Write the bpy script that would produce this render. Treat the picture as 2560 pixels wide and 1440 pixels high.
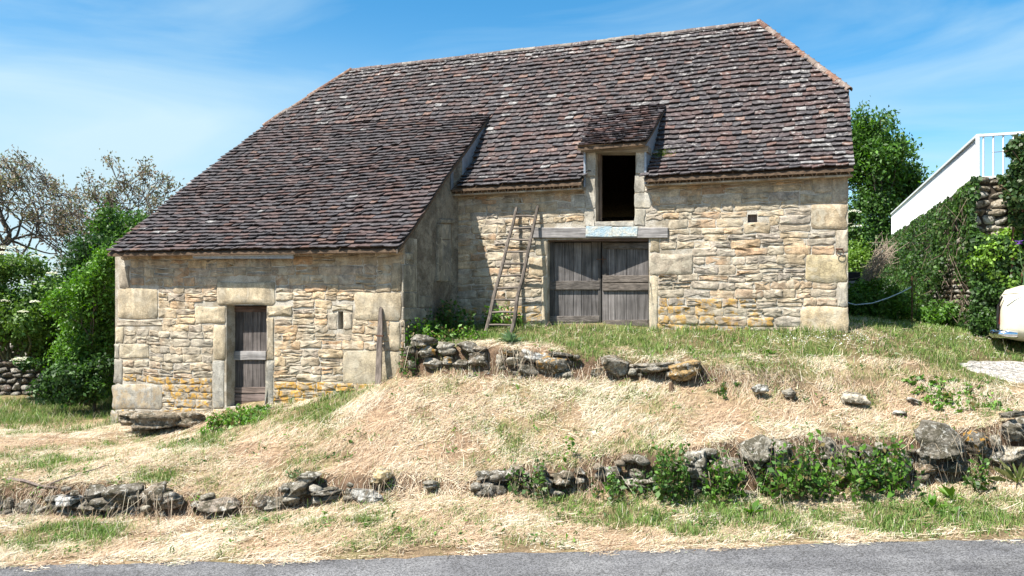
import bpy, math, random
import numpy as np
from math import radians, sin, cos, pi, atan2, sqrt

sc = bpy.context.scene
for o in list(bpy.data.objects):
    bpy.data.objects.remove(o)
rng = np.random.default_rng(7)
random.seed(7)

# ------------------------------------------------------------------ camera
F = 1950.0                # focal length in photo pixels (2560 wide)
HZ = 742.0                # horizon row
ZC = 3.0                  # eye height
cam_d = bpy.data.cameras.new("camera")
cam = bpy.data.objects.new("camera", cam_d)
sc.collection.objects.link(cam)
cam.location = (0, 0, ZC)
cam.rotation_euler = (radians(90), 0, 0)
cam_d.sensor_width = 36.0
cam_d.lens = 36.0 * F / 2560.0
cam_d.shift_y = (HZ - 720.0) / 2560.0
cam_d.clip_end = 6000
sc.camera = cam

# ------------------------------------------------------------------ light
SUN = np.array([0.294, 0.190, -0.570]); SUN = SUN / np.linalg.norm(SUN)
elev = math.asin(-SUN[2])
azim = atan2(-SUN[0], -SUN[1])
world = bpy.data.worlds.new("World")
sc.world = world
world.use_nodes = True
wn, wl = world.node_tree.nodes, world.node_tree.links
wn.clear()
w_out = wn.new("ShaderNodeOutputWorld")
w_bg = wn.new("ShaderNodeBackground")
w_sky = wn.new("ShaderNodeTexSky")
w_sky.sky_type = 'NISHITA'
w_sky.sun_disc = False
w_sky.sun_elevation = elev
w_sky.sun_rotation = azim % (2 * pi)
w_sky.altitude = 200
w_sky.air_density = 1.0
w_sky.dust_density = 0.7
w_sky.ozone_density = 2.5
w_hs = wn.new("ShaderNodeHueSaturation")
w_hs.inputs["Saturation"].default_value = 1.36
w_hs.inputs["Hue"].default_value = 0.488
w_hs.inputs["Value"].default_value = 1.0
w_co = wn.new("ShaderNodeTexCoord")
w_mp = wn.new("ShaderNodeMapping")
w_mp.inputs["Scale"].default_value = (1.2, 1.2, 5.5)
w_mp.inputs["Rotation"].default_value = (0.0, 0.75, 0.0)
w_mp.inputs["Location"].default_value = (3.35, 0.4, 1.0)
w_no = wn.new("ShaderNodeTexNoise")
w_no.inputs["Scale"].default_value = 1.5
w_no.inputs["Detail"].default_value = 7.0
w_no.inputs["Roughness"].default_value = 0.52
w_no.inputs["Distortion"].default_value = 1.2
w_rp = wn.new("ShaderNodeValToRGB")
w_rp.color_ramp.elements[0].position = 0.42
w_rp.color_ramp.elements[0].color = (0, 0, 0, 1)
w_rp.color_ramp.elements[1].position = 0.80
w_rp.color_ramp.elements[1].color = (1, 1, 1, 1)
w_mx = wn.new("ShaderNodeMix"); w_mx.data_type = 'RGBA'
w_mul = wn.new("ShaderNodeMath"); w_mul.operation = 'MULTIPLY'
w_mul.inputs[1].default_value = 0.72
wl.new(w_sky.outputs[0], w_hs.inputs["Color"])
wl.new(w_co.outputs["Generated"], w_mp.inputs["Vector"])
wl.new(w_mp.outputs[0], w_no.inputs["Vector"])
wl.new(w_no.outputs["Fac"], w_rp.inputs[0])
wl.new(w_rp.outputs[0], w_mul.inputs[0])
# a bright veil of thin cloud low in the sky on the left of the barn
w_sep = wn.new("ShaderNodeSeparateXYZ")
wl.new(w_co.outputs["Generated"], w_sep.inputs[0])
def w_range(sock, a, b):
    nd = wn.new("ShaderNodeMapRange"); nd.interpolation_type = 'SMOOTHSTEP'
    nd.inputs["From Min"].default_value = a; nd.inputs["From Max"].default_value = b
    wl.new(sock, nd.inputs["Value"]); return nd.outputs[0]
def w_math(op, a, b):
    nd = wn.new("ShaderNodeMath"); nd.operation = op
    for i, q in enumerate((a, b)):
        if isinstance(q, float): nd.inputs[i].default_value = q
        else: wl.new(q, nd.inputs[i])
    return nd.outputs[0]
w_no2 = wn.new("ShaderNodeTexNoise"); w_no2.inputs["Scale"].default_value = 2.2; w_no2.inputs["Detail"].default_value = 6.0
wl.new(w_mp.outputs[0], w_no2.inputs["Vector"])
veil = w_math('MULTIPLY', w_range(w_sep.outputs[0], 0.25, -0.42), w_range(w_sep.outputs[2], 0.36, 0.06))
veil = w_math('MULTIPLY', veil, w_math('ADD', w_math('MULTIPLY', w_no2.outputs["Fac"], 1.0), 0.28))
w_sum = w_math('ADD', veil, w_mul.outputs[0])
w_cl = wn.new("ShaderNodeClamp"); wl.new(w_sum, w_cl.inputs[0])
wl.new(w_cl.outputs[0], w_mx.inputs["Factor"])
wl.new(w_hs.outputs[0], w_mx.inputs["A"])
w_mx.inputs["B"].default_value = (3.2, 4.35, 4.9, 1)
wl.new(w_mx.outputs["Result"], w_bg.inputs["Color"])
w_bg.inputs["Strength"].default_value = 0.086
wl.new(w_bg.outputs[0], w_out.inputs[0])

sun_d = bpy.data.lights.new("sun", 'SUN')
sun_d.energy = 5.0
sun_d.angle = radians(0.53)
sun_d.color = (1.0, 0.955, 0.88)
sun = bpy.data.objects.new("sun", sun_d)
sc.collection.objects.link(sun)
sun.location = (-20, -10, 30)
from mathutils import Vector
sun.rotation_euler = Vector(SUN).to_track_quat('-Z', 'Y').to_euler()

vs = sc.view_settings
vs.view_transform = 'Standard'
vs.look = 'None'
vs.exposure = 1.25
vs.gamma = 1.0
vs.use_curve_mapping = False
sc.cycles.max_bounces = 6
sc.cycles.diffuse_bounces = 3
sc.cycles.transparent_max_bounces = 4

# ------------------------------------------------------------------ helpers
def hash2(ix, iy, seed):
    h = (ix.astype(np.int64) * 374761393 + iy.astype(np.int64) * 668265263 + seed * 1442695041) & 0x7fffffff
    h = ((h ^ (h >> 13)) * 1274126177) & 0x7fffffff
    return ((h ^ (h >> 16)) & 0xffff) / 65535.0

def vnoise(x, y, seed=0):
    x = np.asarray(x, float); y = np.asarray(y, float)
    ix = np.floor(x); iy = np.floor(y)
    fx = x - ix; fy = y - iy
    fx = fx * fx * (3 - 2 * fx); fy = fy * fy * (3 - 2 * fy)
    a = hash2(ix, iy, seed); b = hash2(ix + 1, iy, seed)
    c = hash2(ix, iy + 1, seed); d = hash2(ix + 1, iy + 1, seed)
    return (a * (1 - fx) + b * fx) * (1 - fy) + (c * (1 - fx) + d * fx) * fy

def fbm(x, y, seed=0, oct=3):
    s = 0; amp = 0.5; tot = 0
    for i in range(oct):
        s = s + amp * vnoise(np.asarray(x) * 2 ** i, np.asarray(y) * 2 ** i, seed + i * 17)
        tot += amp; amp *= 0.5
    return s / tot

def sstep(a, b, x):
    t = np.clip((np.asarray(x, float) - a) / (b - a), 0, 1)
    return t * t * (3 - 2 * t)

def P(px, py, d):
    return np.array([(px - 1280.0) * d / F, d, ZC - (py - HZ) * d / F])

def PX(p):
    p = np.asarray(p)
    return 1280 + F * p[..., 0] / p[..., 1], HZ - F * (p[..., 2] - ZC) / p[..., 1]

WORLD = {}

def finish(name, me, mat, parent, origin, label, cat, group, kind, smooth):
    o = bpy.data.objects.new(name, me)
    sc.collection.objects.link(o)
    if mat is not None:
        if isinstance(mat, (list, tuple)):
            for m in mat: me.materials.append(m)
        else:
            me.materials.append(mat)
    if smooth:
        me.polygons.foreach_set("use_smooth", np.ones(len(me.polygons), bool))
    o.location = origin
    if parent is not None:
        o.parent = parent
        o.location = Vector(origin) - WORLD[parent.name]
    WORLD[o.name] = Vector(origin)
    if label: o["label"] = label
    if cat: o["category"] = cat
    if group: o["group"] = group
    if kind: o["kind"] = kind
    return o

def obj(name, V, Fc, mat=None, parent=None, col=None, label=None, cat=None, group=None,
        kind=None, smooth=False, origin=None):
    """V (n,3) world coords; Fc list of faces or int array (m,k); col rgb(a) or (n,3/4)."""
    V = np.asarray(V, float).reshape(-1, 3)
    if origin is None:
        origin = np.array([V[:, 0].mean(), V[:, 1].mean(), V[:, 2].min()])
    origin = np.asarray(origin, float)
    L = V - origin
    me = bpy.data.meshes.new(name)
    if isinstance(Fc, np.ndarray):
        n, k = Fc.shape
        me.vertices.add(len(L)); me.vertices.foreach_set("co", L.ravel().astype(np.float32))
        me.loops.add(n * k); me.loops.foreach_set("vertex_index", Fc.ravel().astype(np.int32))
        me.polygons.add(n); me.polygons.foreach_set("loop_start", np.arange(0, n * k, k, dtype=np.int32))
        me.update(calc_edges=True)
    else:
        me.from_pydata(L.tolist(), [], Fc)
        me.update()
    if col is not None:
        col = np.asarray(col, float)
        if col.ndim == 1:
            col = np.tile(col, (len(L), 1))
        if col.shape[1] == 3:
            col = np.hstack([col, np.zeros((len(col), 1))])
        at = me.color_attributes.new("Col", 'FLOAT_COLOR', 'POINT')
        at.data.foreach_set("color", col.ravel().astype(np.float32))
    return finish(name, me, mat, parent, origin, label, cat, group, kind, smooth)

def empty(name, loc, label=None, cat=None, group=None, parent=None):
    o = bpy.data.objects.new(name, None)
    sc.collection.objects.link(o)
    o.empty_display_size = 0.2
    o.location = loc
    if parent is not None:
        o.parent = parent
        o.location = Vector(loc) - WORLD[parent.name]
    WORLD[o.name] = Vector(loc)
    if label: o["label"] = label
    if cat: o["category"] = cat
    if group: o["group"] = group
    return o

class MB:
    def __init__(self): self.v = []; self.f = []; self.c = []; self.n = 0
    def add(self, V, Fc, col=None):
        V = np.asarray(V, float).reshape(-1, 3)
        self.v.append(V)
        self.f += [tuple(int(i) + self.n for i in q) for q in Fc]
        if col is not None:
            col = np.asarray(col, float)
            if col.ndim == 1: col = np.tile(col, (len(V), 1))
            if col.shape[1] == 3: col = np.hstack([col, np.zeros((len(col), 1))])
            self.c.append(col)
        self.n += len(V)
    def build(self, name, mat, parent=None, **kw):
        return obj(name, np.vstack(self.v), self.f, mat, parent,
                   col=np.vstack(self.c) if self.c else None, **kw)

BOXF = [(0, 1, 2, 3), (7, 6, 5, 4), (0, 4, 5, 1), (1, 5, 6, 2), (2, 6, 7, 3), (3, 7, 4, 0)]

def hexa(c0, c1):
    """c0: 4 front corners, c1: 4 back corners."""
    return np.vstack([np.asarray(c0, float), np.asarray(c1, float)]), BOXF

def bevel_box(c0, c1, b=0.008):
    """front quad c0 with a bevelled rim, back quad c1 (same order)."""
    c0 = np.asarray(c0, float); c1 = np.asarray(c1, float)
    cen = c0.mean(0)
    dirn = c1 - c0
    ln = np.linalg.norm(dirn, axis=1, keepdims=True)
    rim = c0 + dirn / ln * b
    e1 = (c0[1] - c0[0]); e1 /= np.linalg.norm(e1) + 1e-9
    e2 = (c0[3] - c0[0]); e2 /= np.linalg.norm(e2) + 1e-9
    top = np.array([c0[0] + b * (e1 + e2), c0[1] + b * (-e1 + e2), c0[2] - b * (e1 + e2), c0[3] + b * (e1 - e2)])
    V = np.vstack([top, rim, c1])
    Fc = [(0, 1, 2, 3)]
    for i in range(4):
        j = (i + 1) % 4
        Fc.append((i, 4 + i, 4 + j, j)); Fc.append((4 + i, 8 + i, 8 + j, 4 + j))
    Fc.append((11, 10, 9, 8))
    return V, Fc

def tube(pts, rad, seg=6, cap=True):
    pts = np.asarray(pts, float); n = len(pts)
    rad = np.broadcast_to(np.asarray(rad, float), (n,))
    V = []; Fc = []
    up = np.array([0.0, 0, 1])
    for i in range(n):
        t = pts[min(i + 1, n - 1)] - pts[max(i - 1, 0)]
        t = t / (np.linalg.norm(t) + 1e-9)
        r = up if abs(t[2]) < 0.9 else np.array([1.0, 0, 0])
        a = np.cross(t, r); a /= np.linalg.norm(a); b = np.cross(t, a)
        for k in range(seg):
            an = 2 * pi * k / seg
            V.append(pts[i] + rad[i] * (cos(an) * a + sin(an) * b))
    for i in range(n - 1):
        for k in range(seg):
            k2 = (k + 1) % seg
            Fc.append((i * seg + k, i * seg + k2, (i + 1) * seg + k2, (i + 1) * seg + k))
    if cap:
        Fc.append(tuple(range(seg - 1, -1, -1)))
        Fc.append(tuple((n - 1) * seg + k for k in range(seg)))
    return np.array(V), Fc

# ------------------------------------------------------------------ materials
class NT:
    def __init__(self, name):
        self.m = bpy.data.materials.new(name)
        self.m.use_nodes = True
        self.n = self.m.node_tree.nodes; self.l = self.m.node_tree.links
        self.n.clear()
        self.out = self.n.new("ShaderNodeOutputMaterial")
    def new(self, t, **kw):
        nd = self.n.new(t)
        for k, v in kw.items():
            if k in nd.inputs: nd.inputs[k].default_value = v
            else: setattr(nd, k, v)
        return nd
    def link(self, a, b): self.l.new(a, b)
    def pos(self, scale=(1, 1, 1), rot=(0, 0, 0)):
        g = self.new("ShaderNodeNewGeometry")
        mp = self.new("ShaderNodeMapping")
        mp.inputs["Scale"].default_value = scale
        mp.inputs["Rotation"].default_value = rot
        self.link(g.outputs["Position"], mp.inputs["Vector"])
        return mp.outputs[0]
    def noise(self, vec, scale, detail=4, rough=0.55, dist=0.0):
        nd = self.new("ShaderNodeTexNoise")
        nd.inputs["Scale"].default_value = scale
        nd.inputs["Detail"].default_value = detail
        nd.inputs["Roughness"].default_value = rough
        nd.inputs["Distortion"].default_value = dist
        self.link(vec, nd.inputs["Vector"])
        return nd.outputs["Fac"]
    def ramp(self, fac, a, b, lo=0.0, hi=1.0):
        nd = self.new("ShaderNodeMapRange")
        nd.inputs["From Min"].default_value = a; nd.inputs["From Max"].default_value = b
        nd.inputs["To Min"].default_value = lo; nd.inputs["To Max"].default_value = hi
        nd.interpolation_type = 'SMOOTHSTEP'
        self.link(fac, nd.inputs["Value"])
        return nd.outputs[0]
    def mul(self, a, b, op='MULTIPLY'):
        nd = self.new("ShaderNodeMath"); nd.operation = op
        for i, x in enumerate((a, b)):
            if isinstance(x, (int, float)): nd.inputs[i].default_value = x
            else: self.link(x, nd.inputs[i])
        return nd.outputs[0]
    def mix(self, fac, a, b, mode='MIX'):
        nd = self.new("ShaderNodeMix"); nd.data_type = 'RGBA'; nd.blend_type = mode
        for key, x in (("Factor", fac), ("A", a), ("B", b)):
            s = nd.inputs[key]
            if key != "Factor": s = [q for q in nd.inputs if q.name == key and q.type == 'RGBA'][0]
            if isinstance(x, (int, float)): s.default_value = x
            elif isinstance(x, (tuple, list)): s.default_value = (*x[:3], 1)
            else: self.link(x, s)
        return [q for q in nd.outputs if q.type == 'RGBA'][0]
    def scale(self, col, val):
        """col * scalar socket"""
        nd = self.new("ShaderNodeVectorMath"); nd.operation = 'SCALE'
        self.link(col, nd.inputs[0])
        if isinstance(val, (int, float)): nd.inputs["Scale"].default_value = val
        else: self.link(val, nd.inputs["Scale"])
        return nd.outputs[0]
    def attr(self):
        nd = self.new("ShaderNodeAttribute"); nd.attribute_name = "Col"
        return nd.outputs["Color"], nd.outputs["Alpha"]
    def bump(self, h, strength=0.4, dist=0.01):
        nd = self.new("ShaderNodeBump")
        nd.inputs["Strength"].default_value = strength
        nd.inputs["Distance"].default_value = dist
        self.link(h, nd.inputs["Height"])
        return nd.outputs[0]
    def principled(self, col, rough=0.85, normal=None, spec=0.3, metal=0.0):
        nd = self.new("ShaderNodeBsdfPrincipled")
        if isinstance(col, (tuple, list)): nd.inputs["Base Color"].default_value = (*col[:3], 1)
        else: self.link(col, nd.inputs["Base Color"])
        if isinstance(rough, (int, float)): nd.inputs["Roughness"].default_value = rough
        else: self.link(rough, nd.inputs["Roughness"])
        nd.inputs["Specular IOR Level"].default_value = spec
        nd.inputs["Metallic"].default_value = metal
        if normal is not None: self.link(normal, nd.inputs["Normal"])
        self.link(nd.outputs[0], self.out.inputs[0])
        return nd

def mat_stone(name="stone", bumpd=0.02, lich=True, grey=0.6):
    t = NT(name)
    v = t.pos()
    col, al = t.attr()
    n1 = t.noise(v, 5.0, 6, 0.6)
    n2 = t.noise(v, 34.0, 5, 0.65)
    n3 = t.noise(v, 2.1, 4, 0.6, 0.4)
    c = t.scale(col, t.ramp(n1, 0.25, 0.75, 0.66, 1.25))
    c = t.scale(c, t.ramp(n2, 0.3, 0.75, 0.72, 1.16))
    c = t.mix(t.mul(t.ramp(n3, 0.44, 0.64), grey), c, (0.35, 0.31, 0.24))
    dk = t.noise(v, 11.0, 6, 0.7)
    c = t.mix(t.mul(t.ramp(dk, 0.57, 0.70), 0.6), c, (0.10, 0.09, 0.075))
    st_ = t.noise(t.pos((2.2, 2.2, 0.5)), 1.6, 5, 0.65, 0.6)
    c = t.scale(c, t.ramp(st_, 0.35, 0.65, 0.72, 1.12))
    if lich:
        lm = t.noise(v, 4.2, 6, 0.62, 0.8)
        c = t.mix(t.mul(t.ramp(lm, 0.54, 0.63), 0.55), c, (0.50, 0.445, 0.34))
        ln = t.noise(v, 7.0, 5, 0.62)
        c = t.mix(t.mul(t.mul(t.ramp(ln, 0.47, 0.55), al), t.ramp(n2, 0.3, 0.55)), c, (0.40, 0.22, 0.03))
    h = t.mul(t.mul(n2, 0.6), t.mul(n1, 1.0), 'ADD')
    fine = t.noise(v, 95.0, 3, 0.6)
    h = t.mul(h, t.mul(fine, 0.25), 'ADD')
    t.principled(c, 0.92, t.bump(h, 0.75, bumpd), 0.15)
    return t.m

M = {}
M['stone'] = mat_stone()
M['dressed'] = mat_stone("dressed_stone", 0.014, True, 0.55)

def mat_rock():
    t = NT("field_rock")
    v = t.pos()
    col, al = t.attr()
    n1 = t.noise(v, 7.0, 6, 0.65)
    n2 = t.noise(v, 30.0, 5, 0.65)
    c = t.scale(col, t.ramp(n2, 0.3, 0.75, 0.6, 1.25))
    g = t.new("ShaderNodeNewGeometry")
    c = t.mix(t.mul(t.ramp(n1, 0.45, 0.58), 0.88), c, (0.062, 0.055, 0.036))
    w = t.noise(v, 13.0, 6, 0.75, 0.8)
    c = t.mix(t.mul(t.ramp(w, 0.54, 0.62), 0.75), c, (0.50, 0.48, 0.43))
    ln = t.noise(v, 12.0, 3, 0.6)
    c = t.mix(t.mul(t.ramp(ln, 0.55, 0.6), al), c, (0.46, 0.23, 0.02))
    h = t.mul(n2, n1, 'ADD')
    t.principled(c, 0.95, t.bump(h, 0.9, 0.04), 0.1)
    return t.m
M['rock'] = mat_rock()

def mat_mortar():
    t = NT("mortar")
    v = t.pos()
    n1 = t.noise(v, 3.0, 5, 0.6); n2 = t.noise(v, 45.0, 4, 0.6)
    c = t.mix(t.ramp(n1, 0.38, 0.62), (0.30, 0.255, 0.19), (0.49, 0.45, 0.38))
    c = t.scale(c, t.ramp(n2, 0.3, 0.7, 0.75, 1.1))
    t.principled(c, 0.95, t.bump(t.mul(n2, n1, 'ADD'), 0.6, 0.02), 0.1)
    return t.m
M['mortar'] = mat_mortar()

def mat_render():
    t = NT("old_lime_render")
    v = t.pos()
    n1 = t.noise(v, 2.2, 6, 0.65, 0.5); n2 = t.noise(v, 30.0, 5, 0.65); n3 = t.noise(v, 9.0, 5, 0.7)
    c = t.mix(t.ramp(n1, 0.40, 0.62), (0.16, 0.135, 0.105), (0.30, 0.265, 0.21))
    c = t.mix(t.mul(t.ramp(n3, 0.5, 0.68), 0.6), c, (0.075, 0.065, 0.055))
    c = t.scale(c, t.ramp(n2, 0.3, 0.7, 0.75, 1.15))
    t.principled(c, 0.95, t.bump(t.mul(n2, n3, 'ADD'), 0.8, 0.03), 0.1)
    return t.m
M['render'] = mat_render()

def mat_tile():
    t = NT("clay_tile")
    v = t.pos()
    col, al = t.attr()
    n1 = t.noise(v, 16.0, 5, 0.65); n2 = t.noise(v, 60.0, 4, 0.6)
    c = t.scale(col, t.ramp(n1, 0.3, 0.72, 0.7, 1.3))
    w = t.noise(v, 11.0, 5, 0.7, 0.4)
    c = t.mix(t.mul(t.ramp(w, 0.52, 0.62), al), c, (0.36, 0.34, 0.32))
    sp = t.noise(v, 26.0, 2, 0.5)
    c = t.mix(t.mul(t.ramp(sp, 0.71, 0.75), 0.55), c, (0.40, 0.39, 0.37))
    t.principled(c, 0.82, t.bump(t.mul(n1, n2, 'ADD'), 0.55, 0.01), 0.3)
    return t.m
M['tile'] = mat_tile()

def mat_wood(name, rot, sc_=(38, 38, 1.6)):
    t = NT(name)
    v0 = t.pos((1, 1, 1), rot)
    mp = t.new("ShaderNodeMapping"); mp.inputs["Scale"].default_value = sc_
    t.link(v0, mp.inputs["Vector"])
    col, al = t.attr()
    n1 = t.noise(mp.outputs[0], 1.0, 6, 0.65, 0.3)
    n2 = t.noise(v0, 3.0, 4, 0.6)
    c = t.scale(col, t.ramp(n1, 0.28, 0.72, 0.45, 1.45))
    c = t.scale(c, t.ramp(n2, 0.3, 0.7, 0.75, 1.2))
    t.principled(c, 0.85, t.bump(n1, 0.6, 0.008), 0.2)
    return t.m
TH = math.atan2(1950.0, 5280.0)
M['wood_v'] = mat_wood("weathered_wood_upright", (0, 0, 0))
M['wood_h'] = mat_wood("weathered_wood_level", (0, 0, TH), (1.6, 38, 38))

def mat_plain(name, col, rough=0.7, spec=0.3, metal=0.0, nscale=0, namp=0.0):
    t = NT(name)
    c = col
    nrm = None
    if nscale:
        n = t.noise(t.pos(), nscale, 5, 0.6)
        rgb = t.new("ShaderNodeRGB"); rgb.outputs[0].default_value = (*col, 1)
        c = t.scale(rgb.outputs[0], t.ramp(n, 0.25, 0.75, 1 - namp, 1 + namp))
        nrm = t.bump(n, 0.3, 0.005)
    t.principled(c, rough, nrm, spec, metal)
    return t.m
M['white'] = mat_plain("white_painted_metal", (0.78, 0.78, 0.77), 0.5, 0.4, 0.0, 2.5, 0.07)
M['zinc'] = mat_plain("zinc", (0.30, 0.33, 0.37), 0.5, 0.4, 0.5, 12, 0.2)
M['iron'] = mat_plain("rusty_iron", (0.10, 0.05, 0.03), 0.8, 0.3, 0.0, 30, 0.4)
M['cream'] = mat_plain("cream_car_paint", (0.70, 0.645, 0.50), 0.28, 0.5)
M['chrome'] = mat_plain("chrome", (0.75, 0.76, 0.78), 0.12, 0.5, 1.0)
M['rubber'] = mat_plain("black_rubber", (0.02, 0.02, 0.02), 0.7)
M['glass'] = mat_plain("dark_car_glass", (0.02, 0.025, 0.03), 0.08, 0.6)
M['redlamp'] = mat_plain("red_lamp_plastic", (0.12, 0.02, 0.015), 0.25, 0.5)
M['hose'] = mat_plain("pale_blue_hose", (0.45, 0.55, 0.60), 0.5)
M['dark'] = mat_plain("interior_shade", (0.02, 0.017, 0.014), 0.9)  # near-black colour standing in for the unlit stable interior
M['blue_patch'] = None

def mat_patch():
    t = NT("blue_limewash")
    v = t.pos()
    n1 = t.noise(v, 9.0, 5, 0.6); n2 = t.noise(v, 40, 4, 0.6)
    c = t.mix(t.ramp(n1, 0.35, 0.65), (0.32, 0.43, 0.49), (0.50, 0.50, 0.44))
    c = t.scale(c, t.ramp(n2, 0.3, 0.7, 0.8, 1.1))
    t.principled(c, 0.9, t.bump(t.mul(n1, n2, 'ADD'), 0.8, 0.02), 0.1)
    return t.m
M['blue_patch'] = mat_patch()

def mat_leaf(name, transl=0.35, rough=0.5, spec=0.35):
    t = NT(name)
    col, al = t.attr()
    p = t.principled(col, rough, None, spec)
    tr = t.new("ShaderNodeBsdfTranslucent")
    hs = t.new("ShaderNodeHueSaturation"); hs.inputs["Value"].default_value = 1.3; hs.inputs["Saturation"].default_value = 1.15
    t.link(col, hs.inputs["Color"]); t.link(hs.outputs[0], tr.inputs["Color"])
    mx = t.new("ShaderNodeMixShader"); mx.inputs[0].default_value = transl
    t.link(p.outputs[0], mx.inputs[1]); t.link(tr.outputs[0], mx.inputs[2])
    t.link(mx.outputs[0], t.out.inputs[0])
    return t.m
M['leaf'] = mat_leaf("leaf")
M['blade'] = mat_leaf("grass_blade", 0.25, 0.65, 0.2)

def mat_bark():
    t = NT("bark")
    v = t.pos((1, 1, 0.3))
    col, al = t.attr()
    n = t.noise(v, 25, 5, 0.65)
    c = t.scale(col, t.ramp(n, 0.3, 0.7, 0.6, 1.35))
    t.principled(c, 0.95, t.bump(n, 0.8, 0.02), 0.1)
    return t.m
M['bark'] = mat_bark()

def mat_ground():
    t = NT("ground_litter")
    v = t.pos()
    col, al = t.attr()
    n1 = t.noise(v, 9.0, 6, 0.7); n2 = t.noise(v, 60.0, 4, 0.7)
    c = t.scale(col, t.ramp(n1, 0.3, 0.7, 0.65, 1.25))
    c = t.scale(c, t.ramp(n2, 0.3, 0.7, 0.6, 1.3))
    t.principled(c, 0.97, t.bump(t.mul(n2, n1, 'ADD'), 0.9, 0.03), 0.05)
    return t.m
M['ground'] = mat_ground()

def mat_asphalt():
    t = NT("worn_asphalt")
    v = t.pos()
    n1 = t.noise(v, 1.3, 4, 0.6); n2 = t.noise(v, 170.0, 2, 0.6)
    vo = t.new("ShaderNodeTexVoronoi"); vo.inputs["Scale"].default_value = 75.0
    t.link(v, vo.inputs["Vector"])
    c = t.mix(t.ramp(n1, 0.35, 0.65), (0.088, 0.087, 0.090), (0.125, 0.123, 0.124))
    sep = t.new("ShaderNodeSeparateColor"); t.link(vo.outputs["Color"], sep.inputs[0])
    c = t.scale(c, t.ramp(sep.outputs[0], 0.0, 1.0, 0.5, 1.7))
    c = t.mix(t.mul(t.ramp(n2, 0.60, 0.70), 0.6), c, (0.33, 0.32, 0.31))
    wear = t.noise(t.pos((0.15, 1.6, 1)), 1.5, 4, 0.6)
    c = t.scale(c, t.ramp(wear, 0.35, 0.65, 0.82, 1.12))
    ck = t.new("ShaderNodeTexVoronoi"); ck.feature = 'DISTANCE_TO_EDGE'; ck.inputs["Scale"].default_value = 0.9
    wob = t.new("ShaderNodeVectorMath"); wob.operation = 'ADD'
    nv = t.new("ShaderNodeTexNoise"); nv.inputs["Scale"].default_value = 5.0; t.link(v, nv.inputs["Vector"])
    t.link(v, wob.inputs[0]); t.link(t.scale(nv.outputs["Color"], 0.25), wob.inputs[1]); t.link(wob.outputs[0], ck.inputs["Vector"])
    c = t.mix(t.mul(t.ramp(ck.outputs["Distance"], 0.012, 0.0), 0.55), c, (0.04, 0.038, 0.036))
    t.principled(c, 0.9, t.bump(vo.outputs["Distance"], 0.8, 0.01), 0.25)
    return t.m
M['asphalt'] = mat_asphalt()

def mat_gravel():
    t = NT("white_gravel")
    v = t.pos()
    vo = t.new("ShaderNodeTexVoronoi"); vo.inputs["Scale"].default_value = 26.0
    t.link(v, vo.inputs["Vector"])
    sep = t.new("ShaderNodeSeparateColor"); t.link(vo.outputs["Color"], sep.inputs[0])
    rgb = t.new("ShaderNodeRGB"); rgb.outputs[0].default_value = (0.36, 0.335, 0.30, 1)
    c = t.scale(rgb.outputs[0], t.ramp(sep.outputs[0], 0, 1, 0.55, 1.25))
    t.principled(c, 0.95, t.bump(vo.outputs["Distance"], 1.0, 0.03), 0.1)
    return t.m
M['gravel'] = mat_gravel()

# ------------------------------------------------------------------ barn frame
UX = np.array([cos(TH), -sin(TH)])          # to the right along the facade
NB = np.array([sin(TH), cos(TH)])           # backwards, away from the viewer
C0 = np.array([(2120 - 1280) * 14.29 / F, 14.29])

def B(a, t, z):
    a = np.asarray(a, float); t = np.asarray(t, float); z = np.asarray(z, float)
    a, t, z = np.broadcast_arrays(a, t, z)
    return np.stack([C0[0] - a * UX[0] + t * NB[0], C0[1] - a * UX[1] + t * NB[1], z], -1)

def A_(px, t):
    k = (px - 1280.0) / F
    return (C0[0] + t * NB[0] - k * (C0[1] + t * NB[1])) / (UX[0] - k * UX[1])

def AZ(px, py, t):
    a = A_(px, t)
    d = C0[1] - a * UX[1] + t * NB[1]
    return a, ZC - (py - HZ) * d / F

def T_(px, a):
    """t of pixel column on the plane a = const"""
    k = (px - 1280.0) / F
    # C0x - a ux + t nx = k (C0y - a uy + t ny)
    return (k * (C0[1] - a * UX[1]) - C0[0] + a * UX[0]) / (NB[0] - k * NB[1])

TL = -2.35                                   # lean-to front plane
A_J = A_(1140, 0.0)                          # side wall of the lean-to
A_C = A_J
A_LL = A_(288, TL)                           # left corner of the lean-to

# ------------------------------------------------------------------ terrain
def tps_fit(C, lam=0.02):
    C = np.asarray(C, float)
    xy = C[:, :2]; z = C[:, 2]; n = len(C)
    r2 = ((xy[:, None] - xy[None]) ** 2).sum(-1)
    K = 0.5 * r2 * np.log(r2 + 1e-9) + lam * np.eye(n)
    Pm = np.hstack([np.ones((n, 1)), xy])
    Amat = np.zeros((n + 3, n + 3)); Amat[:n, :n] = K; Amat[:n, n:] = Pm; Amat[n:, :n] = Pm.T
    s = np.linalg.solve(Amat, np.concatenate([z, np.zeros(3)]))
    return xy, s

def tps_eval(fit, X, Y, xlim, ylim):
    xy, s = fit
    X = np.clip(X, *xlim); Y = np.clip(Y, *ylim)
    out = np.full(X.shape, s[-3]) + s[-2] * X + s[-1] * Y
    for i in range(len(xy)):
        r2 = (X - xy[i, 0]) ** 2 + (Y - xy[i, 1]) ** 2
        out = out + s[i] * 0.5 * r2 * np.log(r2 + 1e-9)
    return out

def ctl(L): return [P(*q) for q in L]

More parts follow.
